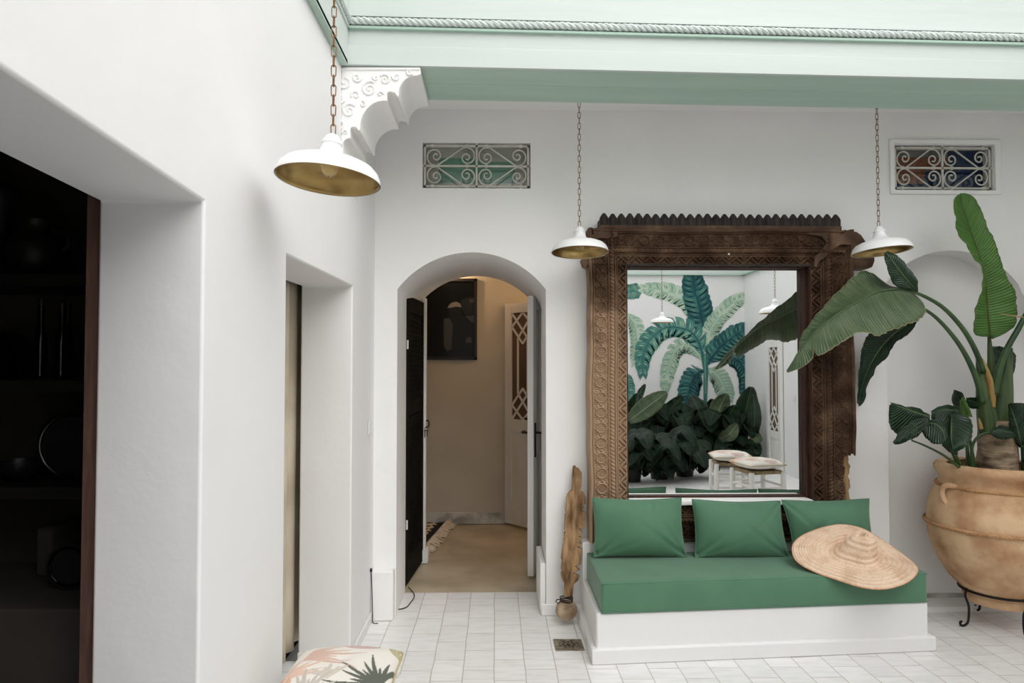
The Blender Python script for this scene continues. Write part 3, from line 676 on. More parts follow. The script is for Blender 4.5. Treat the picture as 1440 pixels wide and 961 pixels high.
ld = bpy.data.lights.new('hall_pendant_light', 'POINT'); ld.energy = 4.0; ld.color = (1,0.80,0.60); ld.shadow_soft_size = 0.08
lo = bpy.data.objects.new('hall_pendant_light', ld); COL.objects.link(lo); lo.location = (0.75,6.0,2.35)
pn = thing('hallway_pendant', (0.75,6.0,2.45), 'round glass pendant lamp hanging in the hallway beyond the archway', 'pendant lamp')
m = MB(); m.lathe([(0.0,-0.16),(0.06,-0.14),(0.085,-0.09),(0.06,-0.03),(0.02,0)],(0.75,6.0,2.45),20); m.build('globe', mb, parent=pn, smooth=180)
m = MB(); m.tube([(0.75,6.0,2.45),(0.75,6.0,2.75)],0.004,n=6); m.build('cord', M['black'], parent=pn)
pn.parent = None

# framed dark picture
pa = at(594,506.5,Y=HY-0.02); pb = at(671,392,Y=HY-0.02)
px0, px1, pz0, pz1 = pa.x, pb.x, pa.z, pb.z
pic = thing('framed_picture', ((px0+px1)/2,HY,pz0), 'large dark framed picture of a person in a pale hat on the hallway wall', 'picture')
m = MB(); e = 0.028
for a_, b2 in [((px0,pz0),(px0+e,pz1)),((px1-e,pz0),(px1,pz1)),((px0,pz0),(px1,pz0+e)),((px0,pz1-e),(px1,pz1))]: m.box((a_[0],HY-0.035,a_[1]),(b2[0],HY,b2[1]))
m.build('picture_frame', M['black'], parent=pic, bevel=0.002)
m = MB(); m.box((px0+e-0.002,HY-0.02,pz0+e-0.002),(px1-e+0.002,HY-0.002,pz1-e+0.002)); 
def pshape(pts, ci, lv):
    q = [at(520+x/3.696,340+y/3.696,Y=HY-0.0205-0.0006*lv) for x,y in pts]; m.cur = ci; m.add([tuple(v) for v in q],[tuple(range(len(q)))])
pshape([(400,600),(398,470),(380,420),(415,395),(408,350),(430,325),(470,330),(480,385),(520,400),(545,430),(530,600)],1,1)
pshape([(385,400),(412,398),(432,430),(424,560),(400,570),(385,540)],3,2)
pshape([(403,345),(412,330),(425,318),(450,312),(470,322),(478,342),(450,338),(425,343)],2,3)
pshape([(470,330),(480,300),(520,288),(546,290),(546,400),(525,388),(490,375)],4,1.5)
pshape([(515,300),(543,296),(543,316),(520,320)],3,2.5)
pshape([(495,385),(522,388),(546,380),(546,418),(530,420)],3,2.6)
pshape([(500,500),(525,495),(530,525),(500,528)],3,3.6)
m.build('print', [flat('picture_dark',(0.003,0.004,0.005,1),0.3,0.2),flat('picture_figure',(0.012,0.014,0.016,1),0.3,0.2),flat('picture_hat',(0.20,0.19,0.18,1),0.3,0.2),flat('picture_pale',(0.055,0.058,0.06,1),0.3,0.2),flat('picture_grey',(0.016,0.021,0.023,1),0.3,0.2)], parent=pic, recalc=True)

# hallway rug
rx1 = at(621,745,Z=0.01).x; rug = thing('hallway_rug', (-0.9,6.05,0), 'black and cream striped woven rug with fringe on the hallway floor', 'rug')
ry0, ry1 = at(612,783,Z=0).y, at(617,736,Z=0).y-0.03
m = MB(); P = []
def rugz(x,y): return 0.012+0.006*math.sin(x*13+y*9)
sk = lambda y: rx1+0.025+(y-ry1)*0.13
nx = 44
for i in range(nx+1):
    P.append([(-1.45+(sk(ry0+(ry1-ry0)*j/16)+1.45)*i/nx, ry0+(ry1-ry0)*j/16, rugz(i*.1,j*.2)) for j in range(17)])
m.grid(P, lambda u,v:(u,v))
def m_rug():
    mm, nt, b = mat('striped_wool'); uv = N(nt,'ShaderNodeUVMap'); s_ = N(nt,'ShaderNodeSeparateXYZ'); nt.links.new(uv.outputs[0],s_.inputs[0])
    w1_ = N(nt,'ShaderNodeMath',operation='GREATER_THAN'); w1_.inputs[1].default_value = 0.925; nt.links.new(s_.outputs['X'],w1_.inputs[0])
    a1 = N(nt,'ShaderNodeMath',operation='MULTIPLY'); a1.inputs[1].default_value = 60; nt.links.new(s_.outputs['Y'],a1.inputs[0])
    a2 = N(nt,'ShaderNodeMath',operation='SINE'); nt.links.new(a1.outputs[0],a2.inputs[0])
    a3 = N(nt,'ShaderNodeMath',operation='GREATER_THAN'); a3.inputs[1].default_value=0.2; nt.links.new(a2.outputs[0],a3.inputs[0])
    b1 = N(nt,'ShaderNodeMath',operation='MULTIPLY'); b1.inputs[1].default_value = 90; nt.links.new(s_.outputs['X'],b1.inputs[0])
    b2_ = N(nt,'ShaderNodeMath',operation='SINE'); nt.links.new(b1.outputs[0],b2_.inputs[0])
    b3 = N(nt,'ShaderNodeMath',operation='GREATER_THAN'); b3.inputs[1].default_value=-0.6; nt.links.new(b2_.outputs[0],b3.inputs[0])
    mu = N(nt,'ShaderNodeMath',operation='MULTIPLY'); nt.links.new(a3.outputs[0],mu.inputs[0]); nt.links.new(b3.outputs[0],mu.inputs[1])
    mx_ = N(nt,'ShaderNodeMath',operation='MAXIMUM'); nt.links.new(mu.outputs[0],mx_.inputs[0]); nt.links.new(w1_.outputs[0],mx_.inputs[1])
    c = N(nt,'ShaderNodeMixRGB'); c.inputs[1].default_value = srgb(214,200,172); c.inputs[2].default_value = srgb(22,26,36); nt.links.new(mx_.outputs[0],c.inputs[0])
    nt.links.new(c.outputs[0],b.inputs['Base Color']); b.inputs['Roughness'].default_value=0.95; return mm
m.build('rug_field', m_rug(), parent=rug, smooth=180, solid=0.01)
m = MB()
for i in range(150):
    y = ry0+(ry1-ry0)*(i+random.random())/150; l = random.uniform(0.06,0.12); dy = random.uniform(-0.05,0.02)
    x_ = sk(y)-0.005
    m.tube([(x_,y,0.02),(x_+l*0.35,y+dy*0.3,0.028+random.random()*0.02),(x_+l*0.7,y+dy*0.8+random.uniform(-.01,.01),0.016),(x_+l,y+dy,0.008)],[0.006,0.006,0.005,0.003],n=5)
fr = m.build('fringe', flat('cream_wool', srgb(222,206,184), 0.95), parent=rug, smooth=180); fr['kind'] = 'stuff'

# ------------------------------------------------------------------ white masonry bench
bench = thing('masonry_bench', (1.4,4.0,0), 'built-in white plaster bench under the green mattress', 'bench')
bl0, br0 = at(837,937,Z=0), at(1311,917,Z=0)
bxl, bxr = bl0.x+0.010, br0.x+0.0
fyl, fyr = bl0.y+0.028, br0.y+0.028
LEDGE = 4.15
m = MB(); zb = 0.245
m.hexa([(bxl,fyl,0),(bxr,fyr,0),(bxr+0.02,BY-.003,0),(bxl,BY-.003,0),(bxl,fyl,zb),(bxr,fyr,zb),(bxr+0.02,BY-.003,zb),(bxl,BY-.003,zb)])
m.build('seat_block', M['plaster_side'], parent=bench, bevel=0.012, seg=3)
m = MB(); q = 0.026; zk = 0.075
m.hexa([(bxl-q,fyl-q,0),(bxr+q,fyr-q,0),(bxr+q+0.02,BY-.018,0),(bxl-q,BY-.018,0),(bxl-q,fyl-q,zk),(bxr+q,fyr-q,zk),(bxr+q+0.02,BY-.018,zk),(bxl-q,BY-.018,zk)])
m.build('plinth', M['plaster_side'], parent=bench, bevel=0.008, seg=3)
lz_ = at(975,762,Y=LEDGE).z
m = MB(); m.box((bxl,LEDGE,zb-0.01),(2.2,BY-.003,lz_)); m.build('ledge', M['plaster'], parent=bench, bevel=0.012, seg=3)
m = MB(); a = at(886,711,Y=4.12); b_ = at(1143,702,Y=4.12); m.box((a.x,4.10,a.z),(b_.x,BY-0.001,b_.z-0.004)); 
sill = m.build('mirror_sill', M['plaster'], bevel=0.008, seg=3); 

# mattress
def soft_box(m, corners, z0, z1, r=0.03, n=24, puff=0.006, crown=0.004):
    """rounded slab between 4 footprint corners (xy), subdivided"""
    c = [Vector((p[0],p[1],0)) for p in corners]
    bm = bmesh.new()
    def S_(u, v, w_):
        q = (c[0]*(1-u)+c[1]*u)*(1-v)+(c[3]*(1-u)+c[2]*u)*v
        return Vector((q.x,q.y,z0+(z1-z0)*w_))
    W = (c[1]-c[0]).length; D = (c[3]-c[0]).length; H = z1-z0
    def rounded(u,v,w_):
        x, y, z = u*W, v*D, w_*H
        cx = min(max(x,r),W-r); cy = min(max(y,r),D-r); cz = min(max(z,r),H-r)
        d = Vector((x-cx,y-cy,z-cz)); 
        if d.length > 1e-9:
            s_ = max(abs(d.x),abs(d.y),abs(d.z)); d = d.normalized()*s_
        return (cx+d.x)/W,(cy+d.y)/D,(cz+d.z)/H
    def lin(L):
        k = [0,0.25,0.5,0.75,1]; a_ = [r*q/L for q in k]; return a_+[r/L+(1-2*r/L)*i/n for i in range(1,n)]+[1-q for q in a_[::-1]]
    U, V, Wz = lin(W), lin(D), sorted(set([0,0.25*r/H,0.5*r/H,0.75*r/H,r/H,0.5,1-r/H,1-.75*r/H,1-.5*r/H,1-.25*r/H,1]))
    def face(A_, B_, fn, ax, s_):
        P = []
        for a_ in A_:
            row = []
            for b2 in B_:
                u,v,w_ = fn(a_,b2); p = S_(*rounded(u,v,w_))
                bulge = 16*a_*(1-a_)*b2*(1-b2)
                k = puff*bulge**0.6 if bulge > 0 else 0
                nz = math.sin(p.x*9+p.y*5)*0.0012+math.sin(p.x*21-p.z*30)*0.0008
                p += ax*s_*(k+nz*min(1,bulge*3)); row.append(p)
            P.append(row)
        m.grid(P)
    dx = (c[1]-c[0]).normalized(); dy = (c[3]-c[0]).normalized()
    face(U,V,lambda a_,b2:(a_,b2,1),Vector((0,0,1)),1); face(U,V,lambda a_,b2:(a_,b2,0),Vector((0,0,1)),0)
    face(U,Wz,lambda a_,b2:(a_,0,b2),dy,-1); face(U,Wz,lambda a_,b2:(a_,1,b2),dy,1)
    face(V,Wz,lambda a_,b2:(0,a_,b2),dx,-1); face(V,Wz,lambda a_,b2:(1,a_,b2),dx,1)
mf_l = at(845,862,Z=zb); mf_r = at(1317,855,Z=zb)
m = MB(); mz0, mz1 = zb+0.001, at(848,820,Y=fyl).z+0.002
mat_c = [(mf_l.x,fyl-0.008),(mf_r.x,fyr-0.008),(mf_r.x+0.0,BY-0.004 if False else LEDGE-0.004),(mf_l.x+0.0,LEDGE-0.004)]
soft_box(m, mat_c, mz0, mz1, r=0.016)
mt = m.build('bench_mattress', M['fabric'], smooth=60); tag(mt, 'long flat green mattress covering the white masonry bench', 'mattress')
bm = bmesh.new(); bm.from_mesh(mt.data); bmesh.ops.remove_doubles(bm, verts=bm.verts[:], dist=0.0004); bmesh.ops.recalc_face_normals(bm, faces=bm.faces[:]); bm.to_mesh(mt.data); bm.free()
m = MB()
cs = [Vector((mat_c[i][0],mat_c[i][1],0)) for i in range(4)]
for z in (mz1-0.006, mz0+0.006):
    r_ = 0.008
    P = [cs[0]+Vector((r_*.2,r_*.2,z)),cs[1]+Vector((-r_*.2,r_*.2,z)),cs[2]+Vector((-r_*.2,-r_*.2,z)),cs[3]+Vector((r_*.2,-r_*.2,z))]
    m.tube(resample(P+[P[0]],200)[:-1], 0.0035, n=6, closed=True)
m.build('piping', M['fabric'], parent=mt, smooth=60)

# cushions
def pillow(name, c00, c10, c11, c01, thick, label, seed, group=None):
    """corners bottom-left, bottom-right, top-right, top-left in space; bulges towards the room"""
    rr = random.Random(seed); c00,c10,c11,c01 = map(Vector,(c00,c10,c11,c01))
    ctr = (c00+c10+c11+c01)/4; nrm = (c10-c00).cross(c01-c00).normalized()
    root = thing(name, ctr.copy(), label, 'cushion', group)
    NU = 46; W = (c10-c00).length; H = (c01-c00).length
    creases = [(rr.choice([0,1]), rr.choice([0,1]), rr.uniform(0.2,1.3), rr.uniform(0.06,0.12)) for _ in range(3)] + [(0,0,0.75,0.13),(1,0,0.65,0.12),(0,0,0.35,0.10),(1,0,1.0,0.09)] + [(0.5+rr.uniform(-.2,.2),1,math.pi/2+rr.uniform(-.2,.2),0.06)]
    def edge(u, v):
        # pointed corners, edges drawn in
        pu, pv = u, v
        ins_v = 0.018*math.sin(math.pi*u)**0.8; ins_u = 0.026*math.sin(math.pi*v)**0.8
        pv = v+(0.5-v)*2*ins_v; pu = u+(0.5-u)*2*ins_u
        return pu, pv
    def pt(u, v, side):
        pu, pv = edge(u,v)
        p = (c00*(1-pu)+c10*pu)*(1-pv)+(c01*(1-pu)+c11*pu)*pv
        e = (4*u*(1-u))**0.42*(4*v*(1-v))**0.42
        h = thick*0.5*e**1.15*(1.35 if side > 0 else 0.8)
        q = 0
        for (cu,cv,a_,wd) in creases:
            cx_ = (u-cu)*W; cy_ = (v-cv)*H; sa = math.cos(a_)*(1 if cu < 0.5 or 0<cu<1 else -1); sb_ = math.sin(a_)*(1 if cv == 0 else -1)
            along = cx_*sa+cy_*sb_; perp = cx_*sb_-cy_*sa
            if along > 0: q -= 0.017*math.exp(-(perp/0.012)**2)*math.exp(-along/wd)*min(1,along/0.01)
            if along > 0: q += 0.010*math.exp(-((perp-0.022)/0.016)**2)*math.exp(-along/wd)*min(1,along/0.01)
        q += 0.0015*math.sin(u*9+seed)*math.sin(v*7)
        return p+nrm*side*(h+(q*e**0.35 if side > 0 else 0))-Vector((0,0,0.006*math.sin(math.pi*u)**2*v**3))
    m = MB()
    sm = lambda i: 0.5-0.5*math.cos(math.pi*i/NU)
    for side in (1,-1):
        m.grid([[pt(sm(i),sm(j),side) for j in range(NU+1)] for i in range(NU+1)])
    o = m.build('cushion_cover', M['fabric'], parent=root, smooth=None)
    bm = bmesh.new(); bm.from_mesh(o.data); bmesh.ops.remove_doubles(bm, verts=bm.verts[:], dist=1e-5); bmesh.ops.recalc_face_normals(bm, faces=bm.faces[:]); bm.to_mesh(o.data); bm.free()
    o.data.polygons.foreach_set('use_smooth', [True]*len(o.data.polygons)); o.data.set_sharp_from_angle(angle=math.radians(65))
    m = MB(); K = 24
    P = [pt(i/K,0,1) for i in range(K)]+[pt(1,i/K,1) for i in range(K)]+[pt(1-i/K,1,1) for i in range(K)]+[pt(0,1-i/K,1) for i in range(K)]
    m.tube(P, 0.0042, n=8, closed=True); m.build('piping', M['fabric'], parent=root, smooth=180)
    return root
zs = mz1+0.012
def cu(pxbl,pxbr,pxtl,pxtr,name,label,seed,yb=4.008,yt=4.042,th=0.125):
    pillow(name, at(*pxbl,Y=yb), at(*pxbr,Y=yb), at(*pxtr,Y=yt), at(*pxtl,Y=yt), th, label, seed)
cu((835,783),(965,783),(833,701),(958,701),'green_cushion','green piped cushion at the left end of the bench, under the pale carved stile',3)
cu((977,784),(1110,785),(973,703),(1097,705),'green_cushion','green piped cushion in the middle of the three on the bench',11)
cu((1116,776),(1229,770),(1099,704),(1222,702),'green_cushion','green piped cushion at the right end of the bench, half behind the straw hat',21,yb=4.012,yt=4.045)

# ------------------------------------------------------------------ carved mirror
FYF = 4.125                         # face of the frame
mirror = thing('carved_mirror', (1.35,FYF,lz_), 'huge wall mirror in a carved old cedar frame standing on the bench ledge', 'mirror')
fp = lambda x,y: at(x,y,Y=FYF)
gx0, gx1 = fp(882,500).x, fp(1142,500).x; gz0, gz1 = fp(1000,698).z, fp(1000,373).z
ox0, ox1 = fp(828,500).x, fp(1201,500).x; oz0, oz1 = lz_+0.005, fp(1000,323).z
def tri(x): return 2*np.abs(x-np.floor(x+0.5))
def carve(u, v, W):
    """relief height in metres; u across from the outer edge (0..1), v along in metres"""
    h = np.zeros_like(u)
    x = u*0.223
    bead = lambda c, r, a=1.0: a*np.sqrt(np.clip(r*r-(x-c)**2, 0, None))
    h += np.where(x < 0.022, bead(0.011,0.011,0.9), 0)
    # main band with linked lozenges and rosettes
    inb = (x > 0.03) & (x < 0.112); c = 0.071; P = 0.088
    vv = (v/P) % 1.0; dx_ = (x-c)/0.041; dv = (vv-0.5)*2
    dia = np.abs(dx_)+np.abs(dv)
    line = np.exp(-((dia-1.02)/0.11)**2)*0.0030
    R = np.sqrt(dx_**2+dv**2*1.15); th = np.arctan2(dv, dx_)
    ros = np.where(R < 0.56, 0.0045*(0.55+0.45*np.cos(8*th))*np.exp(-((R-0.33)/0.17)**2)+0.005*np.exp(-(R/0.10)**2), 0)
    ring = 0.0060*np.exp(-((R-0.70)/0.085)**2)
    dvc = np.where(dv > 0, dv-1, dv+1); Rc = np.sqrt((np.abs(dx_)-1)**2+dvc**2); Rt = np.sqrt(dx_**2*1.0+dvc**2)
    fan = 0.0038*(0.5+0.5*np.cos(9*np.arctan2(dvc, np.abs(dx_)-1)))*np.exp(-((Rc-0.45)/0.2)**2)
    knot = 0.005*np.exp(-(Rt/0.13)**2)
    h += np.where(inb, line+ros+ring+fan+knot-0.003, 0)
    h += bead(0.027,0.004,0.9)+bead(0.116,0.005,1.0)
    # twisted cord
    inc = (x > 0.122) & (x < 0.150)
    cord = np.sqrt(np.clip(0.014**2-(x-0.136)**2,0,None))*0.75+0.0022*np.sin((v*2*math.pi/0.022)+(x-0.136)*190)
    h += np.where(inc, cord, 0)
    h += bead(0.157,0.005,0.9)+bead(0.169,0.004,0.9)
    # chevron leaves
    inz = (x > 0.174) & (x < 0.217); q = tri(v/0.085); f = (x-0.174)/0.044
    d = f-q
    h += np.where(inz, 0.0050*np.cos(d*9.0)*1.0-0.001, 0)
    h += bead(0.2195,0.0035,1.0)
    return h
def stile(name, xa, xb, za, zb_, along='z', miter=True, P=None, cut=None, yoff=0.0, rough=0.0, seed=0, step=0.0028):
    """xa outer edge, xb inner edge (or za outer, zb inner when along x)"""
    rs = np.random.RandomState(seed)
    if along == 'z': wd = abs(xb-xa); ln = abs(zb_-za)
    else: wd = abs(zb_-za); ln = abs(xb-xa)
    nu = int(wd/step)+1; nv = int(ln/(step*1.05))+1
    u = np.linspace(0,1,nu)[:,None]*np.ones((1,nv)); v = np.ones((nu,1))*np.linspace(0,ln,nv)[None,:]
    h = carve(u, v, wd)
    tl = 0.022*(u) # the section slopes back to the inside
    h = h - 0.005*np.maximum(0,u-0.52)*2 - 0.001*(u>0.75)
    lo = rs.rand(8)*6
    h = 2.7*h*(0.86+0.14*np.sin(v*3+lo[0]))+0.0012*np.sin(v*41+u*7+lo[1])+rs.randn(nu,nv)*0.00025
    if rough: pass
    wob = 0.0035*np.sin(v*6+lo[2])+0.002*np.sin(v*17+lo[3])
    if along == 'z':
        X = xa+(xb-xa)*u + wob*(1-u)*(1 if xb > xa else 1); Z = za+(zb_-za)*(v/ln)
        if miter:
            Z = za+((zb_+0.0*u)-za)*(v/ln)
    else:
        Z = za+(zb_-za)*u + wob*(1-u); X = xa+(xb-xa)*(v/ln)
    Y = FYF+yoff-h
    m = MB(); pts = np.stack([X,Y,Z],-1)
    keep = None
    vs = [tuple(p) for p in pts.reshape(-1,3)]
    fs = []
    for i in range(nu-1):
        for j in range(nv-1):
            if cut and cut(pts[i,j]): continue
            fs.append((i*nv+j,i*nv+j+1,(i+1)*nv+j+1,(i+1)*nv+j))
    m.add(vs, fs)
    # sides down to the back
    rim = []
    for path in ([(0,j) for j in range(nv)],[(nu-1,j) for j in range(nv)],[(i,0) for i in range(nu)],[(i,nv-1) for i in range(nu)]):
        P_ = [Vector(pts[i,j]) for i,j in path if not (cut and cut(pts[i,j]))]
        if len(P_) > 1: m.grid([[p, Vector((p.x, BY-0.02, p.z))] for p in P_])
    me_o = m.build(name, M['carved'], parent=mirror, smooth=48, recalc=True)
    return me_o
fzc = fp(1190,640).z
stile('side_stile', ox0, gx0, oz0, gz1+0.215, seed=1)
def cutf(p): return p[2] < fzc+0.006*math.sin(p[0]*300) and p[0] > fp(1187.5,650).x+0.005*math.sin(p[2]*60)
stile('side_stile', ox1, gx1, oz0, oz1, seed=2, cut=cutf)
stile('top_rail', ox0+0.02, ox1-0.06, oz1, gz1, along='x', seed=3, yoff=-0.006)
stile('bottom_rail', gx0-0.003, gx1+0.003, oz0, fp(1000,713).z, along='x', seed=4, yoff=0.006)
# broken foot of the right stile shows the bare post
m = MB(); x1_ = fp(1199,660).x
P = []
for j in range(26):
    z = oz0+(fzc+0.01-oz0)*j/25; e_ = 0.006*math.sin(j*1.3)+0.004*math.sin(j*3.1)
    P.append([(fp(1184,650).x,4.18,z),(fp(1186,650).x,4.162,z),((fp(1192,650).x),4.158+0.002*math.sin(j*2.2),z),(x1_+e_,4.166,z),(x1_+e_-0.001,BY-0.01,z)])
m.grid(P); o = m.build('bare_post', M['tan_post'], parent=mirror, smooth=60); o['label'] = 'bare tan wood where the carving has broken away'
# inner lips around the glass
m = MB(); dy0, dy1 = FYF+0.004, MY
fr0 = M['red_wood']
m.box((gx0-0.004,dy0+0.006,gz0-0.03),(gx0+0.006,dy1,gz1)); m.box((gx0,dy0+0.03,gz1-0.010),(gx1,dy1,gz1+0.004))
m.box((gx1-0.006,dy0+0.006,gz0-0.03),(gx1+0.004,dy1,gz1)); m.box((gx1-0.022,MY-0.05,gz0-0.03),(gx1-0.004,dy1,gz1-0.01)); 
zb1 = at(1000,697.5,Y=4.195).z; m.box((gx0-0.004,4.195,at(1000,706,Y=4.195).z),(gx1+0.004,MY,zb1))
m.build('inner_moulding', M['red_wood'], parent=mirror, bevel=0.003)
m = MB(); m.box((gx0-0.006,FYF+0.0,gz1-0.004),(gx1+0.006,MY,gz1+0.010)); m.build('black_lip', M['crest'], parent=mirror)
m = MB(); m.box((gx0-0.01,MY,gz0-0.03),(gx1+0.01,MY+0.012,gz1+0.01)); m.build('mirror_glass', M['mirror'], parent=mirror)
# crest with a row of turned knobs
ca, cb = fp(844,300), fp(1183,300); m = MB(); zc0, zc1 = fp(1000,323).z-0.006, fp(1000,314).z
K = 28; pit = (cb.x-ca.x)/K
for k in range(K):
    cx = ca.x+pit*(k+0.5); zt_ = fp(1000,300).z+random.uniform(-.002,.002)
    hgt = zt_-zc1
    m.lathe([(pit*0.47,-0.03),(pit*0.49,hgt*0.30),(pit*0.53,hgt*0.50),(pit*0.34,hgt*0.76),(pit*0.15,hgt*0.98),(0,hgt)],(cx,FYF+0.02,zc1),10)
m.box((ca.x,FYF+0.008,zc1-0.03),(cb.x,BY-0.02,zc1+hgt*0.42))
m.build('crest', M['crest'], parent=mirror, smooth=35)
m = MB(); m.box((ca.x-0.002,FYF-0.006,zc0),(cb.x,BY-0.02,zc0+0.030)); m.build('crest_board', M['carved'], parent=mirror, bevel=0.004)
# horns and ears
m = MB()
def slab(pts, y0, y1):
    m.prism([Vector((fp(x,y).x,y0,fp(x,y).z)) for x,y in pts],(0,y1-y0,0))
slab([(824,331),(829,329),(834,331),(833,326),(838,323),(850,325),(868,324),(868,334),(852,337),(845,336),(838,337),(829,335)],FYF-0.020,FYF+0.05)
m.build('horn', M['carved'], parent=mirror, bevel=0.004)
m = MB(); slab([(817,366),(820,362),(829,362),(836,366),(834,372),(826,373),(825,378),(820,375)],FYF+0.0,FYF+0.06); m.build('horn', M['carved'], parent=mirror, bevel=0.004)
m = MB(); slab([(1196,326),(1206,325),(1213,330),(1219,339),(1225,352),(1231,356),(1232,366),(1229,375),(1222,378),(1196,376)],FYF+0.012,BY-0.02)
m.build('ear', M['carved'], parent=mirror, bevel=0.006, seg=3)
m = MB(); slab([(1131,330),(1140,326),(1168,324),(1180,330),(1195,323),(1199,330),(1199,346),(1180,345),(1170,352),(1160,362),(1150,369),(1147,376),(1143,376),(1143,362),(1152,354),(1160,342),(1154,334)],FYF-0.022,FYF+0.01)
m.build('corner_block', M['carved'], parent=mirror, bevel=0.005, seg=2)
m = MB(); c = fp(1024,358); m.lathe([(0,-0.006),(0.004,-0.005),(0.006,0),(0.004,0.005),(0,0.006)],(c.x,FYF-0.012,c.z),12); m.build('nail_head', M['plate'], parent=mirror, smooth=180)
tag(sill, 'thick white plaster shelf between the mirror glass and the cushions', 'sill')

# ------------------------------------------------------------------ pendant lamps
def link_pts(c, L, Wd, rot, n=20):
    """stadium-shaped chain link around centre c, vertical"""
    pts = []; r = Wd/2; s_ = L/2-r
    for i in range(n):
        a = 2*math.pi*i/n; x = r*math.cos(a); z = r*math.sin(a)+(s_ if math.sin(a) >= 0 else -s_)
        pts.append(Vector((x*math.cos(rot),x*math.sin(rot),z))+Vector(c))
    return pts
R0 = 0.158
def lamp(pos, ztop, label, tilt=(0,0), bulb=True, zscale=1):
    """pos is the centre of the rim"""
    root = thing('pendant_lamp', pos, label, 'pendant lamp', None)
    E = Vector(pos); Rm = Matrix.Rotation(tilt[0],4,'X') @ Matrix.Rotation(tilt[1],4,'Y')
    hh = 0.150
    # hang point stays under the chain: rotate about the top of the lamp
    top = E+Vector((0,0,hh))
    X = Matrix.Translation(top) @ Rm @ Matrix.Translation(-top)
    prof = [(R0,0.0),(R0*0.985,0.014),(R0*0.94,0.030),(R0*0.84,0.046),(R0*0.70,0.056),(R0*0.52,0.063),(R0*0.36,0.070),(0.041,0.080),(0.034,0.094),(0.030,0.108),(0.028,0.118)]
    m = MB(); m.lathe(prof+[(0.024,0.118)]+[(r-0.0022,z-0.001) for r,z in prof[-2:0:-1]]+[(R0-0.0025,0.0006)], (0,0,0), 72, close=False)
    m.v = [tuple(X@(E+Vector(p))) for p in m.v]
    m.build('lamp_shade', M['enamel'], parent=root, smooth=50, recalc=True)
    m = MB(); m.lathe([(r-0.0040,z-0.0042+0.0045*(k==0)) for k,(r,z) in enumerate(prof[:-2])]+[(0.02,0.094),(0,0.094)], (0,0,0.0), 72); m.v = [tuple(X@(E+Vector(p))) for p in m.v]
    o = m.build('brass_lining', M['brass'], parent=root, smooth=180, solid=0.0004); o['label'] = 'brushed brass inside of the shade'
    m = MB(); m.lathe([(0.020,0.112),(0.0315,0.114),(0.032,0.121),(0.026,0.128),(0.020,0.140),(0.009,0.147),(0,0.149)],(0,0,0),36); m.v = [tuple(X@(E+Vector(p))) for p in m.v]
    m.build('cap', M['enamel'], parent=root, smooth=40)
    m = MB(); m.lathe([(0.0,0.0),(0.012,0.002),(0.022,0.012),(0.0265,0.028),(0.022,0.046),(0.014,0.060),(0.013,0.085)],(0,0,-0.0),24); m.v = [tuple(X@(E+Vector(p)+Vector((0,0,0.012)))) for p in m.v]
    m.build('bulb', M['glass_bulb'], parent=root, smooth=180)
    L, Wd, wr = 0.036, 0.0145, 0.0019
    z = top.z-0.006; m = MB(); k = 0
    while z < ztop:
        m.tube(link_pts((top.x,top.y,z+L/2-0.002),L,Wd,0.0 if k%2==0 else math.pi/2,14), wr, n=5, closed=True); z += L-2*wr-0.0016; k += 1
    m.build('chain', M['chain'], parent=root, smooth=180)
    m = MB(); m.lathe([(0.035,0),(0.035,0.012),(0.02,0.03),(0,0.032)][::-1],(0,0,0),24); m.v = [(top.x+p[0],top.y+p[1],ztop+0.030-p[2]) for p in m.v]
    return root
p = at(468,256,Y=2.17); lamp(p, 4.2, 'big near white lamp with brass inside, nearest the left wall', tilt=(math.radians(-4),math.radians(4.5)))
p = at(815,356,Y=3.92); lamp(p, 3.03, 'white brass-lined pendant at the upper left corner of the mirror', tilt=(math.radians(-5),0))
p = at(1236,355,Y=3.94); lamp(p, 3.03, 'white brass-lined pendant above the banana leaves, right of the mirror', tilt=(math.radians(-4),math.radians(-4)))
p = mr(1090,441,7.1); lamp(p, 4.2, 'white pendant seen reflected in the mirror, the larger and further right one', bulb=False)
p = mr(931,454,9.8); lamp(p, 4.2, 'white pendant seen reflected in the mirror as a thin rim before the painted palm', bulb=False)
# bars across the open roof that carry the courtyard lamps
m = MB()
for xx,yy in ((at(464,257,Y=2.17).x,2.17),(mr(1090,441,7.1).x,mr(1090,441,7.1).y),(mr(931,454,9.8).x,mr(931,454,9.8).y)):
    m.tube([(LX-0.1,yy,4.2),(RX+0.1,yy,4.2)],0.008,n=6)
struct(m.build('trim_8', M['iron']))
m = MB(); m.box((LX-T,OY-0.2,4.15),(LX-0.0,BY+0.2,4.25)); m.box((RX,OY-0.2,4.15),(RX+0.2,BY+0.2,4.25)); 
m.box((LX-T,OY-0.2,TOPZ),(LX-T+0.1,OY-0.1,4.2)); m.box((RX+0.1,OY-0.2,TOPZ),(RX+0.2,OY-0.1,4.2)); m.box((LX-T,BY,TOPZ),(LX-T+0.1,BY+0.1,4.2)); m.box((RX+0.1,BY,TOPZ),(RX+0.2,BY+0.1,4.2))
struct(m.build('trim_9', M['iron']))

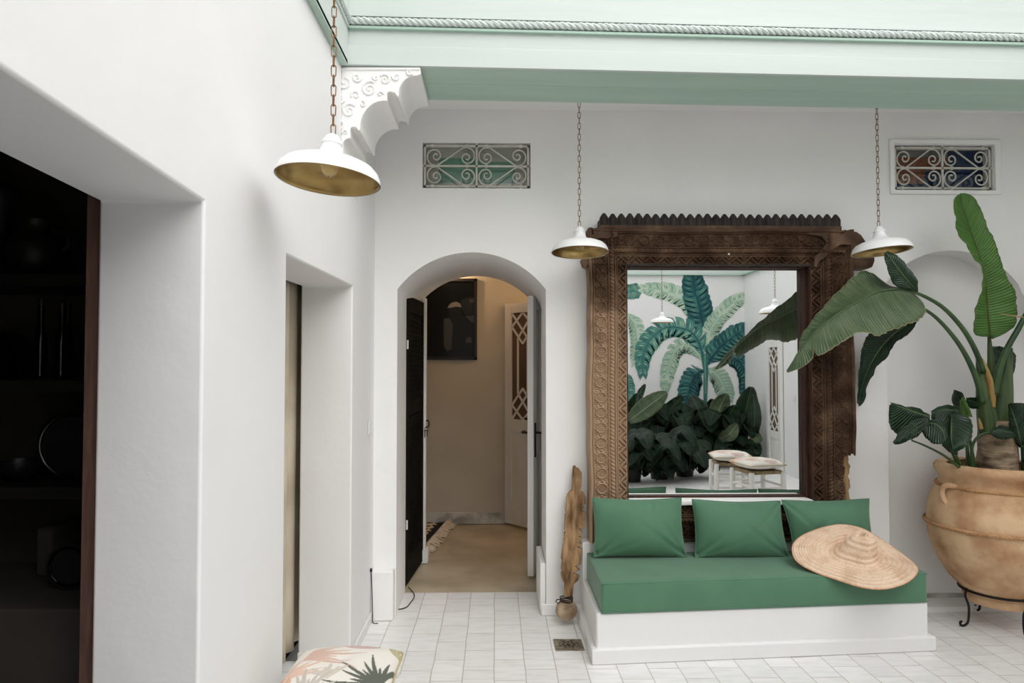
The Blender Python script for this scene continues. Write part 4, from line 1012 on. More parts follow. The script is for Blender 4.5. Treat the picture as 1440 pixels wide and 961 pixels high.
# ------------------------------------------------------------------ leaves
D = lambda x,y,Y: at(1000+x/3.2023, 380+y/3.2023, Y=Y)
def blade(root, mid, eA, eB, mt, name='leaf', n=44, k=9, bulge=0.012, ripple=0.004, seed=0, tears=0):
    rs = random.Random(seed); Mi, A_, B_ = [resample(catmull(q,8), n+1) for q in (mid,eA,eB)]
    P = []; acc = 0; V = [0]
    for i in range(n): acc += (Mi[i+1]-Mi[i]).length; V.append(acc)
    ph = [rs.uniform(0,6) for _ in range(6)]
    for i in range(n+1):
        t = (Mi[min(i+1,n)]-Mi[max(i-1,0)]).normalized(); row = []
        env = min(1, 6*i/n, 6*(n-i)/n)
        for side, E in ((-1,A_[i]),(1,B_[i])):
            d = E-Mi[i]; nr = d.cross(t)*side; nr = nr.normalized() if nr.length > 1e-7 else Vector((0,0,1))
            sl = []
            for j in range(1,k+1):
                q = j/k; jag = 1+0.02*math.sin(i*2.3+ph[0]+side)*(q**3)*env+0.012*math.sin(i*0.9+ph[3]*side)*q**3*env
                rp = ripple*q*env*(math.sin(V[i]*46+ph[1]*side+q)+0.6*math.sin(V[i]*97+ph[2]))
                sl.append(Mi[i]+d*q*jag+nr*(bulge*math.sin(math.pi*q)*env+rp))
            if side < 0: row = sl[::-1]+[Mi[i]]
            else: row = row+sl
        P.append(row)
    m = MB(); m.grid(P, lambda u,v: (v, u*acc))
    return m.build(name, mt, parent=root, smooth=180, solid=0.0012, recalc=False)
def midrib(root, mid, r0, r1, mt, name='midrib'):
    q = resample(catmull(mid,6),22); m = MB(); m.tube(q,[r0+(r1-r0)*i/21 for i in range(22)],n=8); return m.build(name, mt, parent=root, smooth=180)
def dd(pts, Ys):
    n_ = len(pts)
    return [D(x,y,np.interp(i/(n_-1), np.linspace(0,1,len(Ys)), Ys)) for i,(x,y) in enumerate(pts)]

# ------------------------------------------------------------------ clay pot with the big plant
PC = Vector((at(1405,740,Y=4.04).x, 4.04, 0)); pz = lambda y: at(1405,y,Y=4.04).z
stand = thing('iron_plant_stand', (PC.x,PC.y,0), 'black wrought iron stand with curled feet under the big clay pot', 'plant stand')
zrg = pz(829)
m = MB(); m.tube([(PC.x+0.205*math.cos(a),PC.y+0.205*math.sin(a),zrg) for a in [2*math.pi*i/40 for i in range(40)]],0.007,n=8,closed=True)
m.build('ring', M['iron'], parent=stand, smooth=180)
for a in (184,266,5,86):
    a = math.radians(a); c, s_ = math.cos(a), math.sin(a)
    P = [(PC.x+c*r,PC.y+s_*r,z) for r,z in ((0.205,zrg+0.01),(0.215,zrg-0.03),(0.195,zrg*0.55),(0.20,0.03),(0.225,0.007),(0.245,0.010),(0.248,0.025),(0.238,0.03))]
    m = MB(); m.tube(catmull(P,6),0.0065,n=8); m.build('leg', M['iron'], parent=stand, smooth=180)
big = thing('potted_banana_plant', (PC.x,PC.y,pz(838)), 'huge leafy banana-like plant in a pale terracotta pot in the wall niche', 'potted plant')
def prof_px(L): return [((1405-x)*0.00404*0.965, pz(y)) for x,y in L]
outp = prof_px([(1360,846),(1357,838),(1359,834),(1352,826),(1339,813),(1331,802),(1324,790),(1317,773),(1313,756),(1311,740),(1311.5,725),(1315,708),(1321,693),(1328,681),(1331,674),(1327,668),(1323.5,663),(1323,657),(1326,653),(1333,652)])
inp = [(r-0.03, z-0.01) for r,z in outp[-8:]][::-1]
m = MB(); m.lathe([(0.0,outp[0][1])]+outp+inp+[(0.20,pz(700)),(0.0,pz(700))],(PC.x,PC.y,0),96)
def hand_thrown(mb_, amp=0.004):
    mb_.v = [(PC.x+(x-PC.x)*(1+amp*3*math.sin(3*math.atan2(y-PC.y,x-PC.x)+z*7)+amp*math.sin(z*60+x*9)),PC.y+(y-PC.y)*(1+amp*3*math.sin(3*math.atan2(y-PC.y,x-PC.x)+z*7)+amp*math.sin(z*60+x*9)),z) for x,y,z in mb_.v]
hand_thrown(m, 0.0025); pot = m.build('pot', M['terracotta'], parent=big, smooth=60)
for zz, rr_, dr2 in ((pz(683),(1405-1327.5)*0.00404,0), (pz(737),(1405-1310.5)*0.00404,0)):
    m = MB()
    for j in range(2):
        P = []
        for i in range(360):
            a = 2*math.pi*i/360; w_ = 2*math.pi*(i/6+j/2); R = rr_*0.965+0.0045+0.0055*math.cos(w_)
            P.append((PC.x+R*math.cos(a),PC.y+R*math.sin(a),zz+0.0055*math.sin(w_)))
        m.tube(P,0.0062,n=6,closed=True)
    hand_thrown(m,0.0025); m.build('rope_band', M['terracotta_rope'], parent=pot, smooth=180)
for a0 in (186,6):
    a = math.radians(a0); m = MB()
    def hpt(a_, r, z): return Vector((PC.x+r*math.cos(a_),PC.y+r*math.sin(a_),z))
    r1_ = (1405-1327)*0.00404
    P = [hpt(a+0.14,r1_-0.015,pz(682)),hpt(a+0.08,r1_+0.018,pz(680)),hpt(a+0.02,r1_+0.035,pz(683)),hpt(a-0.0,r1_+0.040,pz(691)),hpt(a+0.02,r1_+0.034,pz(700)),hpt(a+0.06,r1_+0.012,pz(708))]
    m.tube(catmull(P,6),0.0155,n=10); m.build('handle', M['terracotta'], parent=pot, smooth=180)
m = MB(); P = [(0.30,pz(668)),(0.2,pz(667)),(0.1,pz(665)),(0.0,pz(664))]; m.lathe(P,(PC.x,PC.y,0),40); m.build('soil', M['soil'], parent=big, smooth=180)
# trunk
tb = D(1290,905,4.06); m = MB()
tp = [(0.103,pz(668)),(0.100,D(0,860,4.06).z),(0.098,D(0,800,4.06).z),(0.094,D(0,760,4.06).z),(0.088,D(0,720,4.06).z),(0.075,D(0,680,4.06).z)]
nn = 64; vs = []; fs = []; K = 30
for i in range(K+1):
    t = i/K; z = tp[0][1]+(tp[-1][1]-tp[0][1])*t; r = np.interp(t,np.linspace(0,1,len(tp)),[q[0] for q in tp])
    for j in range(nn):
        a = 2*math.pi*j/nn
        w1 = math.sin(3*a+t*9); w2 = math.sin(-3*a+t*9+1)
        rr_ = r*(1+0.05*max(w1,w2)+0.02*math.sin(a*25+t*4))
        vs.append((tb.x+rr_*math.cos(a),4.06+rr_*math.sin(a),z))
for i in range(K):
    for j in range(nn): fs.append((i*nn+j,i*nn+(j+1)%nn,(i+1)*nn+(j+1)%nn,(i+1)*nn+j))
fs.append(tuple(range(K*nn,(K+1)*nn))); m.add(vs,fs); m.build('trunk', M['trunk'], parent=big, smooth=50)
def taper(name, pts, rs_, mt, n=12, par=big):
    q = resample(catmull(pts,8),30); m = MB(); m.tube(q,[np.interp(i/29,np.linspace(0,1,len(rs_)),rs_) for i in range(30)],n=n); return m.build(name, mt, parent=par, smooth=180)
taper('leaf_sheath', dd([(1255,730),(1240,640),(1225,560),(1215,480),(1203,400)],[4.05,4.05]), [0.060,0.052,0.038,0.024,0.013], M['sheath'])
taper('leaf_sheath', dd([(1300,730),(1305,640),(1318,540),(1330,440),(1345,350)],[4.08,4.05]), [0.066,0.062,0.048,0.032,0.016], M['sheath'])
taper('leaf_sheath', dd([(1280,700),(1278,600),(1275,520),(1262,430),(1252,300)],[4.10,4.09]), [0.050,0.045,0.030,0.018,0.009], M['sheath'])
o = taper('dry_sheath', dd([(1272,620),(1262,540),(1245,470),(1225,410),(1212,388)],[4.01,4.035,4.04]), [0.010,0.020,0.020,0.013,0.002], M['sheath_orange']); o['label'] = 'drying orange-edged sheath'
taper('dry_sheath', dd([(1215,715),(1210,690),(1206,668)],[3.985,3.98]), [0.013,0.010,0.003], M['sheath_orange'])
# leaves
L1m = dd([(905,97),(830,86),(740,102),(650,150),(560,205),(480,270),(410,350),(342,457)],[3.80,3.72,3.62])
o = blade(big, L1m, dd([(905,92),(860,84),(800,66),(740,24),(685,0),(655,18),(590,78),(520,150),(450,232),(406,300),(388,372),(338,455)],[3.84,3.88,3.66]),
      dd([(906,100),(950,140),(966,192),(935,226),(870,250),(790,280),(745,299),(718,282),(650,288),(590,325),(487,386),(468,352),(455,400),(405,440),(344,463)],[3.78,3.62,3.60]), M['leaf_pale'], n=70, bulge=0.016, ripple=0.003, seed=1)
o['label'] = 'big pale green leaf reaching left across the mirror'
midrib(o, [p_+Vector((0,-0.002,0)) for p_ in L1m], 0.0065, 0.0015, M['stalk'])
L2m = dd([(945,170),(900,230),(810,300),(745,380),(695,480),(662,600)],[3.9,4.14,4.17])
blade(big, L2m, dd([(940,172),(830,225),(735,265),(690,320),(672,400),(662,500),(657,602)],[3.9,4.15,4.16]), dd([(950,175),(925,240),(890,288),(838,322),(785,400),(745,440),(705,522),(690,590),(666,616)],[3.9,4.18,4.2]), M['leaf_dark'], n=50, ripple=0.004, seed=2)
L3 = lambda x,y: ((x-1000)*3.2023,(y-380)*3.2023)
blade(big, dd([L3(1291,411),L3(1274,392),L3(1260,374),L3(1245,355)],[3.80,3.72]), dd([L3(1290,411),L3(1262,404),L3(1249,384),L3(1243,356)],[3.80,3.70]), dd([L3(1291,409),L3(1290,395),L3(1279,378),L3(1263,361),L3(1248,353)],[3.80,3.77]), M['leaf_dark'], n=30, ripple=0.003, seed=3)
Um = [(1393,476),(1388,430),(1386,395),(1377,360),(1358,305),(1349,277)]
UA = [(1390,474),(1372,471),(1369,452),(1376,420),(1383,388),(1367,358),(1348,330),(1342,300),(1342,280),(1349,273)]
UB = [(1396,477),(1420,465),(1430,448),(1427,410),(1413,383),(1402,348),(1386,312),(1374,283),(1362,273),(1350,272)]
cvt = lambda L: [L3(*q) for q in L]
o = blade(big, dd(cvt(Um),[4.06,4.0,3.97]), dd(cvt(UA),[4.05,3.93,3.96]), dd(cvt(UB),[4.05,3.98,3.97]), M['leaf_fresh'], n=64, bulge=0.008, ripple=0.0045, seed=4)
o['label'] = 'upright bright green leaf'
midrib(o, [p_+Vector((0,-0.004,0)) for p_ in dd(cvt(Um),[4.06,4.0,3.97])], 0.006, 0.001, M['leaf_fresh'])
taper('stalk', dd([(905,97),(960,118),(1040,165),(1110,235),(1160,305),(1200,385),(1225,460)],[3.80,4.03]), [0.008,0.0125,0.016], M['stalk'])
taper('stalk', dd([(945,168),(1000,203),(1060,262),(1120,340),(1165,420),(1200,505),(1222,600)],[3.88,4.00]), [0.008,0.013,0.019], M['stalk'])
taper('stalk', dd([(1275,560),(1300,440),(1338,345),(1385,262),(1430,180),(1490,100)],[4.02,3.96]), [0.022,0.016,0.012], M['stalk'])
blade(big, dd([(1480,110),(1560,0),(1680,-90),(1820,-120)],[3.96,3.8]), dd([(1475,105),(1500,-40),(1620,-170),(1815,-125)],[3.96,3.85]), dd([(1485,115),(1600,80),(1740,20),(1825,-115)],[3.96,3.7]), M['leaf_dark'], n=40, seed=5)
taper('dry_tip', dd([(1420,215),(1370,208),(1320,200),(1295,192)],[3.9,3.9]), [0.004,0.003,0.001], M['tan_post'])
blade(big, dd([(1310,540),(1318,450),(1308,385),(1290,345)],[4.14,4.22]), dd([(1300,540),(1255,480),(1247,410),(1252,354),(1286,343)],[4.14,4.24]), dd([(1325,540),(1360,480),(1372,405),(1355,362),(1296,342)],[4.14,4.2]), M['leaf_dark'], n=30, seed=6)
low = [([(985,665),(940,645),(880,625),(812,602)],[(985,652),(930,622),(860,610),(806,596)],[(985,690),(940,738),(885,768),(830,735),(803,700),(802,610)],[3.88,3.80],7),
 ([(980,672),(930,692),(870,735),(822,782)],[(965,664),(900,684),(848,730),(818,776)],[(988,690),(950,722),(912,750),(872,778),(828,786)],[3.84,3.74],8),
 ([(1082,655),(1080,720),(1084,780),(1092,822)],[(1070,650),(1045,700),(1036,765),(1070,805),(1088,822)],[(1105,645),(1165,668),(1179,735),(1152,790),(1115,815),(1098,823)],[3.86,3.80],9),
 ([(1160,650),(1100,632),(1040,630),(992,648)],[(1160,622),(1090,610),(1030,612),(990,636)],[(1160,690),(1100,705),(1035,705),(990,668)],[3.96,3.90],10),
 ([(945,702),(1000,690),(1040,718),(1056,772)],[(948,698),(995,672),(1045,688),(1072,750)],[(945,708),(962,752),(1002,782),(1052,782)],[3.86,3.76],11),
 ([(1132,650),(1122,610),(1112,570),(1100,540)],[(1112,650),(1090,608),(1084,575),(1094,538)],[(1158,640),(1145,600),(1136,562),(1116,546)],[4.02,3.98],12),
 ([(1140,660),(1138,620),(1135,572)],[(1112,660),(1120,610),(1132,572)],[(1178,662),(1160,615),(1140,570)],[3.90,3.88],13),
 ([(1206,598),(1175,592),(1148,580)],[(1206,575),(1175,574),(1150,574)],[(1204,625),(1175,624),(1150,612)],[4.05,4.02],14),
 ([(1400,800),(1375,700),(1345,602)],[(1388,800),(1345,720),(1338,604)],[(1430,800),(1470,700),(1440,610),(1350,598)],[3.96,3.88],15),
 ([(1400,860),(1440,780),(1520,720),(1600,740)],[(1395,850),(1430,740),(1520,670),(1600,735)],[(1405,865),(1480,830),(1540,800),(1605,750)],[3.98,3.9],16),
 ([(1040,770),(1070,790),(1110,830)],[(1030,765),(1075,770),(1112,828)],[(1040,790),(1070,820),(1108,834)],[3.90,3.88],17),
 ([(1260,735),(1300,720),(1365,735)],[(1255,730),(1300,700),(1370,720)],[(1265,745),(1310,765),(1370,752)],[3.93,3.93],18)]
for md,a_,b2,Ys,sd_ in low:
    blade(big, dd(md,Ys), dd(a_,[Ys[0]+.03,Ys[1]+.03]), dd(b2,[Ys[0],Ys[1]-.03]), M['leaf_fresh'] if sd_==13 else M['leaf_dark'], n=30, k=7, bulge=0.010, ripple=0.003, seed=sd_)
for pts, Ys, rs_ in [([(905,768),(960,790),(1040,830),(1110,882),(1130,905)],[3.80,3.98],[0.005,0.009]),([(985,680),(1040,740),(1090,830),(1120,905)],[3.86,4.0],[0.006,0.010]),
    ([(1090,800),(1110,850),(1135,905)],[3.86,4.0],[0.006,0.010]),([(1330,742),(1270,732),(1210,745),(1175,800),(1180,905)],[3.95,3.98],[0.006,0.010]),
    ([(1150,690),(1152,780),(1160,905)],[3.96,4.02],[0.007,0.012]),([(1400,790),(1405,840),(1410,905)],[3.96,4.02],[0.008,0.014]),([(1130,650),(1160,740),(1190,905)],[4.0,4.05],[0.007,0.010])]:
    taper('stalk', dd(pts,Ys), rs_, M['stalk'], n=8)
taper('dry_sheath', dd([(1150,885),(1165,895),(1190,908)],[3.98,3.98]), [0.006,0.012,0.006], M['sheath_orange'])

# ------------------------------------------------------------------ straw hat
out = [(1114,770,3.86),(1119,789,3.77),(1143,803,3.69),(1180,815,3.62),(1215,826,3.545),(1245,829,3.51),(1272,822,3.53),(1288,809,3.62),(1290,797,3.72),(1277,784,3.82),(1256,770,3.88),(1235,757,3.895),(1210,743,3.90),(1180,737,3.895),(1150,743,3.89),(1125,755,3.88)]
O = catmull([at(x,y,Y=Y) for x,y,Y in out], 9, closed=True); C0 = at(1203,782,Y=3.745)
nrm = Vector((0,0,0))
for i in range(len(O)): nrm += (O[i]-C0).cross(O[(i+1)%len(O)]-C0)
nrm.normalize(); nrm = nrm if nrm.z > 0 else -nrm
hat = thing('straw_hat', C0.copy(), 'wide-brimmed woven straw hat resting on the right end of the green bench', 'hat')
def hatpt(o_, r, i):
    d = o_-C0; hgt = 0
    s_ = min(max((r-0.17)/0.24,0),1); s_ = s_*s_*(3-2*s_); hgt = 0.135*(1-s_)
    if r < 0.16: hgt -= 0.012*(1-(r/0.16)**2)*math.cos(i/len(O)*4*math.pi)
    dn = 0.006*math.sin(i/len(O)*2*math.pi*3+1)*r*max(0,min(1,(r-0.35)*3))
    q = C0+d*r+nrm*(hgt+dn+0.0022*math.sin(r*75)+0.016*math.sin(math.pi*min(1,max(0,(r-.33)/.67))))
    if r < 0.45: q += Vector((0.03,-0.01,0.01))*(1-s_)*0.5 - (d*r)*0.15*(1-s_)
    return q
m = MB(); RR = [0.001]+[0.02*i for i in range(1,51)]
P = [[hatpt(O[i%len(O)],r,i) for i in range(len(O)+1)] for r in RR]
m.grid(P, lambda u,v:(u,v)); m.build('brim_and_crown', M['straw'], parent=hat, smooth=180, solid=0.003)
m = MB(); m.tube([hatpt(O[i],1.0,i)+Vector((0,0,-0.001)) for i in range(len(O))],0.0028,n=6,closed=True); m.build('brim_edge', noisy('reddish_straw_braid', srgb(186,128,96), srgb(214,164,128), 60, 0.85, 0.3), parent=hat, smooth=180)

# ------------------------------------------------------------------ carved wooden ornament against the pier
om = thing('wooden_ornament', at(797,868,Y=4.14), 'tall notched weathered wooden carving standing on a gourd ball beside the bench', 'ornament')
E_ = lambda x,y,dy=0: at(770+x/3.844, 640+y/3.844, Y=4.13+0.09*(1-y/880)+dy)
pl = [(138,65),(150,58),(158,70),(170,74),(185,96),(184,150),(180,195),(198,208),(207,232),(208,268),(184,268),(200,284),(178,300),(206,312),(203,398),(168,400),(192,425),(168,442),(191,452),(166,478),(190,488),(160,500),(186,512),(180,596),(148,602),(176,622),(138,640),(172,655),(166,680),(150,694),(142,700),(136,768),(88,768),(92,700),(84,686),(74,662),(73,640),(84,630),(74,622),(80,570),(74,566),(80,520),(90,470),(84,462),(92,455),(90,425),(98,418),(92,410),(96,330),(102,322),(98,300),(104,256),(101,240),(108,215),(122,200),(134,192),(136,120)]
m = MB(); a_ = [E_(x,y,-0.018) for x,y in pl]; m.prism(a_, (0,0.032,0)); m.build('notched_blade', M['old_wood'], parent=om, bevel=0.003, seg=2)
bc = E_(102,838,-0.02); br = 0.063
m = MB(); m.lathe([(br*math.sin(math.pi*i/16)*(1+0.03*math.sin(i*2)),-br*math.cos(math.pi*i/16)*0.92) for i in range(17)],bc,28); bc_o = m.build('gourd_ball', M['ball'], parent=om, smooth=180)
bc_o.location.z += 0.0
m = MB()
for k_ in range(3):
    zz = bc.z+0.050+k_*0.009; m.tube([(bc.x+0.036*math.cos(t)+0.002*math.sin(3*t),bc.y+0.036*math.sin(t),zz+0.003*math.sin(2*t+k_)) for t in [2*math.pi*i/24 for i in range(24)]],0.0032,n=6,closed=True)
m.tube(catmull([(bc.x-0.035,bc.y-0.01,bc.z+0.06),(bc.x-0.055,bc.y-0.02,bc.z+0.065),(bc.x-0.063,bc.y-0.02,bc.z+0.05)],5),0.0028,n=6)
m.tube(catmull([(bc.x-0.03,bc.y-0.02,bc.z+0.066),(bc.x-0.05,bc.y-0.03,bc.z+0.045),(bc.x-0.058,bc.y-0.03,bc.z+0.055)],5),0.0026,n=6)
m.build('lashing', M['cord'], parent=om, smooth=180)

# ------------------------------------------------------------------ floor drain, cable, switch
c00,c10,c11,c01 = [at(x,y,Z=0.002) for x,y in ((781.5,916),(822.5,915.5),(817,899.5),(777.5,899.5))]
m = MB(); q = [c00,c10,c11,c01]; m.hexa([v_+Vector((0,0,-0.002)) for v_ in q]+[v_+Vector((0,0,0.002)) for v_ in q])
dr0 = thing('floor_drain', (c00+c11)/2, 'small square metal drain cover set in the tiles left of the bench', 'drain')
m.build('drain_plate', noisy('tarnished_steel', srgb(120,112,96), srgb(176,168,150), 30, 0.4, 0.2, metal=0.7), parent=dr0, bevel=0.001)
cc = (c00+c11)/2; m = MB()
for k_ in range(8):
    for rr_, sz in ((0.030,0.010),(0.052,0.008)):
        a = 2*math.pi*k_/8+(0.39 if rr_ > 0.04 else 0); c = cc+Vector((rr_*math.cos(a),rr_*math.sin(a),0.0042)); t = Vector((-math.sin(a),math.cos(a),0)); r_ = Vector((math.cos(a),math.sin(a),0))
        m.add([tuple(c+t*sz*x+r_*sz*0.8*y) for x,y in ((-1,0),(0,-1),(1,0),(0,1))],[(0,1,2,3)])
m.lathe([(0.012,0.0045),(0,0.0045)],(cc.x,cc.y,0.0),12); m.build('drain_holes', M['black'], parent=dr0)
m = MB(); cp = [(574,826,0.012),(577,829,0.006),(582,835,0.004),(582,841,0.004),(577,848,0.004),(572,854,0.004),(563,857,0.004),(553,857,0.004),(549,858,0.004)]
m.tube(catmull([at(x,y,Z=z) for x,y,z in cp],8),0.0032,n=6); tag(m.build('cable', M['black'], smooth=180),'thin black cable lying on the white tiles by the archway','cable')
m = MB(); q = at(528,806,Y=4.18); m.tube(catmull([(LX+0.004,4.165,q.z+0.02),(LX+0.01,4.16,q.z-0.05),(LX+0.016,4.16,0.05),(LX+0.02,4.15,0.005),(LX+0.05,4.14,0.004)],8),0.0028,n=6); m.box((LX,4.155,q.z+0.012),(LX+0.012,4.17,q.z+0.03))
tag(m.build('cable', M['black'], smooth=60),'black cable running down the corner by the left wall','cable')
def switch(loc, nrm_axis, label):
    x,y,z = loc; r = thing('light_switch', loc, label, 'light switch')
    s_ = 1 if nrm_axis > 0 else -1
    m = MB(); m.box((x,y-0.041,z-0.041),(x+s_*0.009,y+0.041,z+0.041)); m.build('switch_plate', M['plate'], parent=r, bevel=0.003)
    m = MB(); m.box((x+s_*0.009,y-0.02,z-0.03),(x+s_*0.013,y+0.02,z+0.03)); m.build('rocker', M['plate'], parent=r, bevel=0.002)
sp_ = at(519,601,X=LX); switch((LX+0.001,sp_.y,sp_.z),1,'white light switch on the left wall near the back corner')
rp = mr(1118,560,9.2); switch((RX-0.001,rp.y,rp.z),-1,'white light switch on the right wall, seen in the mirror')

# ------------------------------------------------------------------ stools with printed cushions
def frond(cx, cy, a0, a1, n_, L, wd, col, r0=0.0): return ('f',cx,cy,a0,a1,n_,L,wd,col,r0)
PRINT = [frond(0.12,0.52,-10,75,9,0.62,3.2,(0.60,0.42,0.34)),frond(0.02,0.18,20,80,7,0.5,3.5,(0.66,0.47,0.37)),('o',0.62,0.86,0.17,0.12,(0.53,0.38,0.33)),frond(0.93,0.10,85,185,10,0.55,2.8,(0.10,0.11,0.085)),('o',0.03,0.10,0.12,0.16,(0.62,0.38,0.26)),frond(0.45,0.15,60,150,8,0.26,4,(0.55,0.5,0.43)),('o',0.97,0.90,0.10,0.16,(0.42,0.38,0.20)),frond(0.30,-0.05,30,120,8,0.4,3,(0.50,0.45,0.40))]
def print_col(u, v):
    c = np.ones(u.shape+(3,))*np.array((0.72,0.68,0.62))
    for p_ in PRINT:
        if p_[0] == 'o':
            _,cx,cy,rx,ry,col = p_; d = ((u-cx)/rx)**2+((v-cy)/ry)**2; vein = np.abs(np.sin(np.arctan2(v-cy+ry*.9,u-cx)*9))
            k_ = (d < 1); c[k_] = np.array(col); k2 = k_ & (vein < 0.25); c[k2] = np.array(col)*0.4+0.45
        else:
            _,cx,cy,a0,a1,n_,L,wd,col,r0 = p_; r = np.hypot(u-cx,v-cy); a = np.degrees(np.arctan2(v-cy,u-cx)); a = np.where(a < -90, a+360, a)
            a = a+ (r*18)
            st = (a1-a0)/(n_-1); q = (a-a0)/st; nb = np.round(q); ok = (nb >= 0)&(nb <= n_-1)
            dist = np.abs(q-nb)*np.radians(st)*r; ln = L*(0.75+0.25*np.sin(nb*2.1+1))
            w_ = wd*0.01*np.sqrt(np.clip(1-(r/ln),0,1))*np.clip(r/ln*6,0.3,1)
            k_ = ok & (dist < w_) & (r < ln); c[k_] = np.array(col)
    return c
def m_print():
    mm, nt, b = mat('palm_print_cotton'); a = N(nt,'ShaderNodeAttribute'); a.attribute_name = 'print'; nt.links.new(a.outputs['Color'],b.inputs['Base Color']); b.inputs['Roughness'].default_value = 0.85
    n_ = N(nt,'ShaderNodeTexNoise',Scale=500,Detail=1); t = N(nt,'ShaderNodeTexCoord'); nt.links.new(t.outputs['Object'],n_.inputs['Vector']); bp = N(nt,'ShaderNodeBump',Strength=0.2,Distance=0.001); nt.links.new(n_.outputs['Fac'],bp.inputs['Height']); nt.links.new(bp.outputs[0],b.inputs['Normal']); return mm
M['print'] = m_print()
def make_stool(loc, rotz, label, S_=0.20, H=0.455):
    root = thing('wooden_stool', loc, label, 'stool', rot=(0,0,rotz))
    def part(mb_, name, mt, **k_): return mb_.build(name, mt, parent=root, xf=1, **k_)
    for sx_ in (-1,1):
        for sy in (-1,1):
            m = MB(); m.lathe([(0.0,0),(0.019,0),(0.022,0.05),(0.025,0.3),(0.024,H),(0.0,H)],(sx_*(S_-0.03),sy*(S_-0.03),0),14); part(m,'leg',M['white_paint'],smooth=50)
    for z, r in ((H*0.34,0.012),(H*0.66,0.012)):
        for k_ in range(4):
            a = S_-0.03; dz = 0.02 if k_ % 2 else 0
            p0,p1 = [((-a,-a),(a,-a)),((a,-a),(a,a)),((a,a),(-a,a)),((-a,a),(-a,-a))][k_]
            m = MB(); m.tube([(p0[0],p0[1],z+dz),(p1[0],p1[1],z+dz)],r,n=10); part(m,'stretcher',M['white_paint'],smooth=60)
    m = MB(); m.box((-S_+0.035,-S_+0.035,H-0.022),(S_-0.035,S_-0.035,H+0.012)); part(m,'rush_seat',noisy('rush_seat',srgb(150,120,80),srgb(190,160,112),40,0.9,0.5) if 'rush' not in M else M['rush'],bevel=0.008)
    # cushion
    n_ = 150; g = np.linspace(-1,1,n_); U, V = np.meshgrid(g,g,indexing='ij')
    q = (1-np.abs(U)**2.6)*(1-np.abs(V)**2.6); h = 0.050*np.clip(q,0,1)**0.50; ins = 1-0.05*(1-U**2)*(np.abs(V)**4); ins2 = 1-0.05*(1-V**2)*(np.abs(U)**4)
    X = U*S_*1.04*ins2*(1-0.055*V**4); Yy = V*S_*1.04*ins*(1-0.055*U**4)
    puck = 0.006*np.exp(-((U)**2+(V)**2)/0.02)+0.0025*np.sin(U*7+1)*np.sin(V*6)*q
    zc = H+0.012+0.054
    cush = thing('stool_cushion', loc, label.replace('white wooden stool','palm-print seat cushion on the stool') , 'cushion', rot=(0,0,rotz))
    for sg, nm in ((1,'top_cover'),(-1,'underside')):
        Z = zc+sg*(h-(puck if sg > 0 else 0))
        P = np.stack([X,Yy,Z],-1); m = MB(); m.v = [tuple(p_) for p_ in P.reshape(-1,3)]
        for i in range(n_-1):
            for j in range(n_-1): m.f.append((i*n_+j,(i+1)*n_+j,(i+1)*n_+j+1,i*n_+j+1) if sg>0 else (i*n_+j,i*n_+j+1,(i+1)*n_+j+1,(i+1)*n_+j))
        m.mi = [0]*len(m.f); m.uv = [[(0,0)]*4 for _ in m.f]
        o = m.build(nm, M['print'], parent=cush, xf=1, smooth=180, recalc=False)
        ca_ = o.data.color_attributes.new('print','FLOAT_COLOR','POINT'); cl = print_col((U+1)/2,(V+1)/2).reshape(-1,3)
        buf = np.ones((n_*n_,4),dtype=np.float32); buf[:,:3] = cl; ca_.data.foreach_set('color', buf.ravel())
    m = MB(); k_ = list(range(0,n_,3)); 
    ring = [(X[i,0],Yy[i,0],zc) for i in k_]+[(X[-1,i],Yy[-1,i],zc) for i in k_]+[(X[i,-1],Yy[i,-1],zc) for i in k_[::-1]]+[(X[0,i],Yy[0,i],zc) for i in k_[::-1]]
    m.tube(resample(ring+[ring[0]],120)[:-1],0.004,n=6,closed=True); m.build('piping', flat('olive_piping',srgb(176,160,120),0.8), parent=cush, xf=1, smooth=180)
M['rush'] = noisy('rush_weave',srgb(120,104,76),srgb(160,140,104),40,0.9,0.5)
zc_ = 0.455+0.012+0.054
fl_, fr2 = at(425,918,Z=zc_), at(570,921,Z=zc_)
S1 = (fr2.x-fl_.x)/2/1.04
print('near stool half width', S1, fl_, fr2)
make_stool(((fl_.x+fr2.x)/2-0.005, fl_.y-S1*1.02, 0), math.radians(-1), 'white wooden stool close to the camera against the left wall', S_=S1)
p = mr(1027,643,7.45); make_stool((p.x,p.y,0), math.radians(8), 'white wooden stool seen in the mirror, the left one nearer the plants')
p = mr(1065,655,6.9); make_stool((p.x,p.y,0), math.radians(-12), 'white wooden stool seen in the mirror, the right one in front')

# ------------------------------------------------------------------ curtain in the second opening
m = MB(); P = []
for i in range(90):
    t = i/89; y = 2.75+1.2*t; row = []
    for j in range(24):
        z = 0.05+1.88*j/23; g = 0.55+0.45*min(1,abs(z-0.3)/0.5)
        row.append((LX-T-0.055+0.022*math.sin(t*52+0.4*math.sin(z*3)),y,z))
    P.append(row)
m.grid(P); m.build('curtain', noisy('beige_linen', srgb(176,163,142), srgb(205,194,174), 3, 0.9, 0.3, 200, 0.001), smooth=180, solid=0.002)
tag(bpy.data.objects['curtain'], 'beige linen curtain hanging behind the narrow opening in the left wall', 'curtain')
m = MB(); m.tube([(LX-T-0.055,2.7,1.945),(LX-T-0.055,4.0,1.945)],0.01,n=8); tag(m.build('curtain_rod', M['iron']), 'dark rod carrying the beige linen curtain', 'curtain rod')

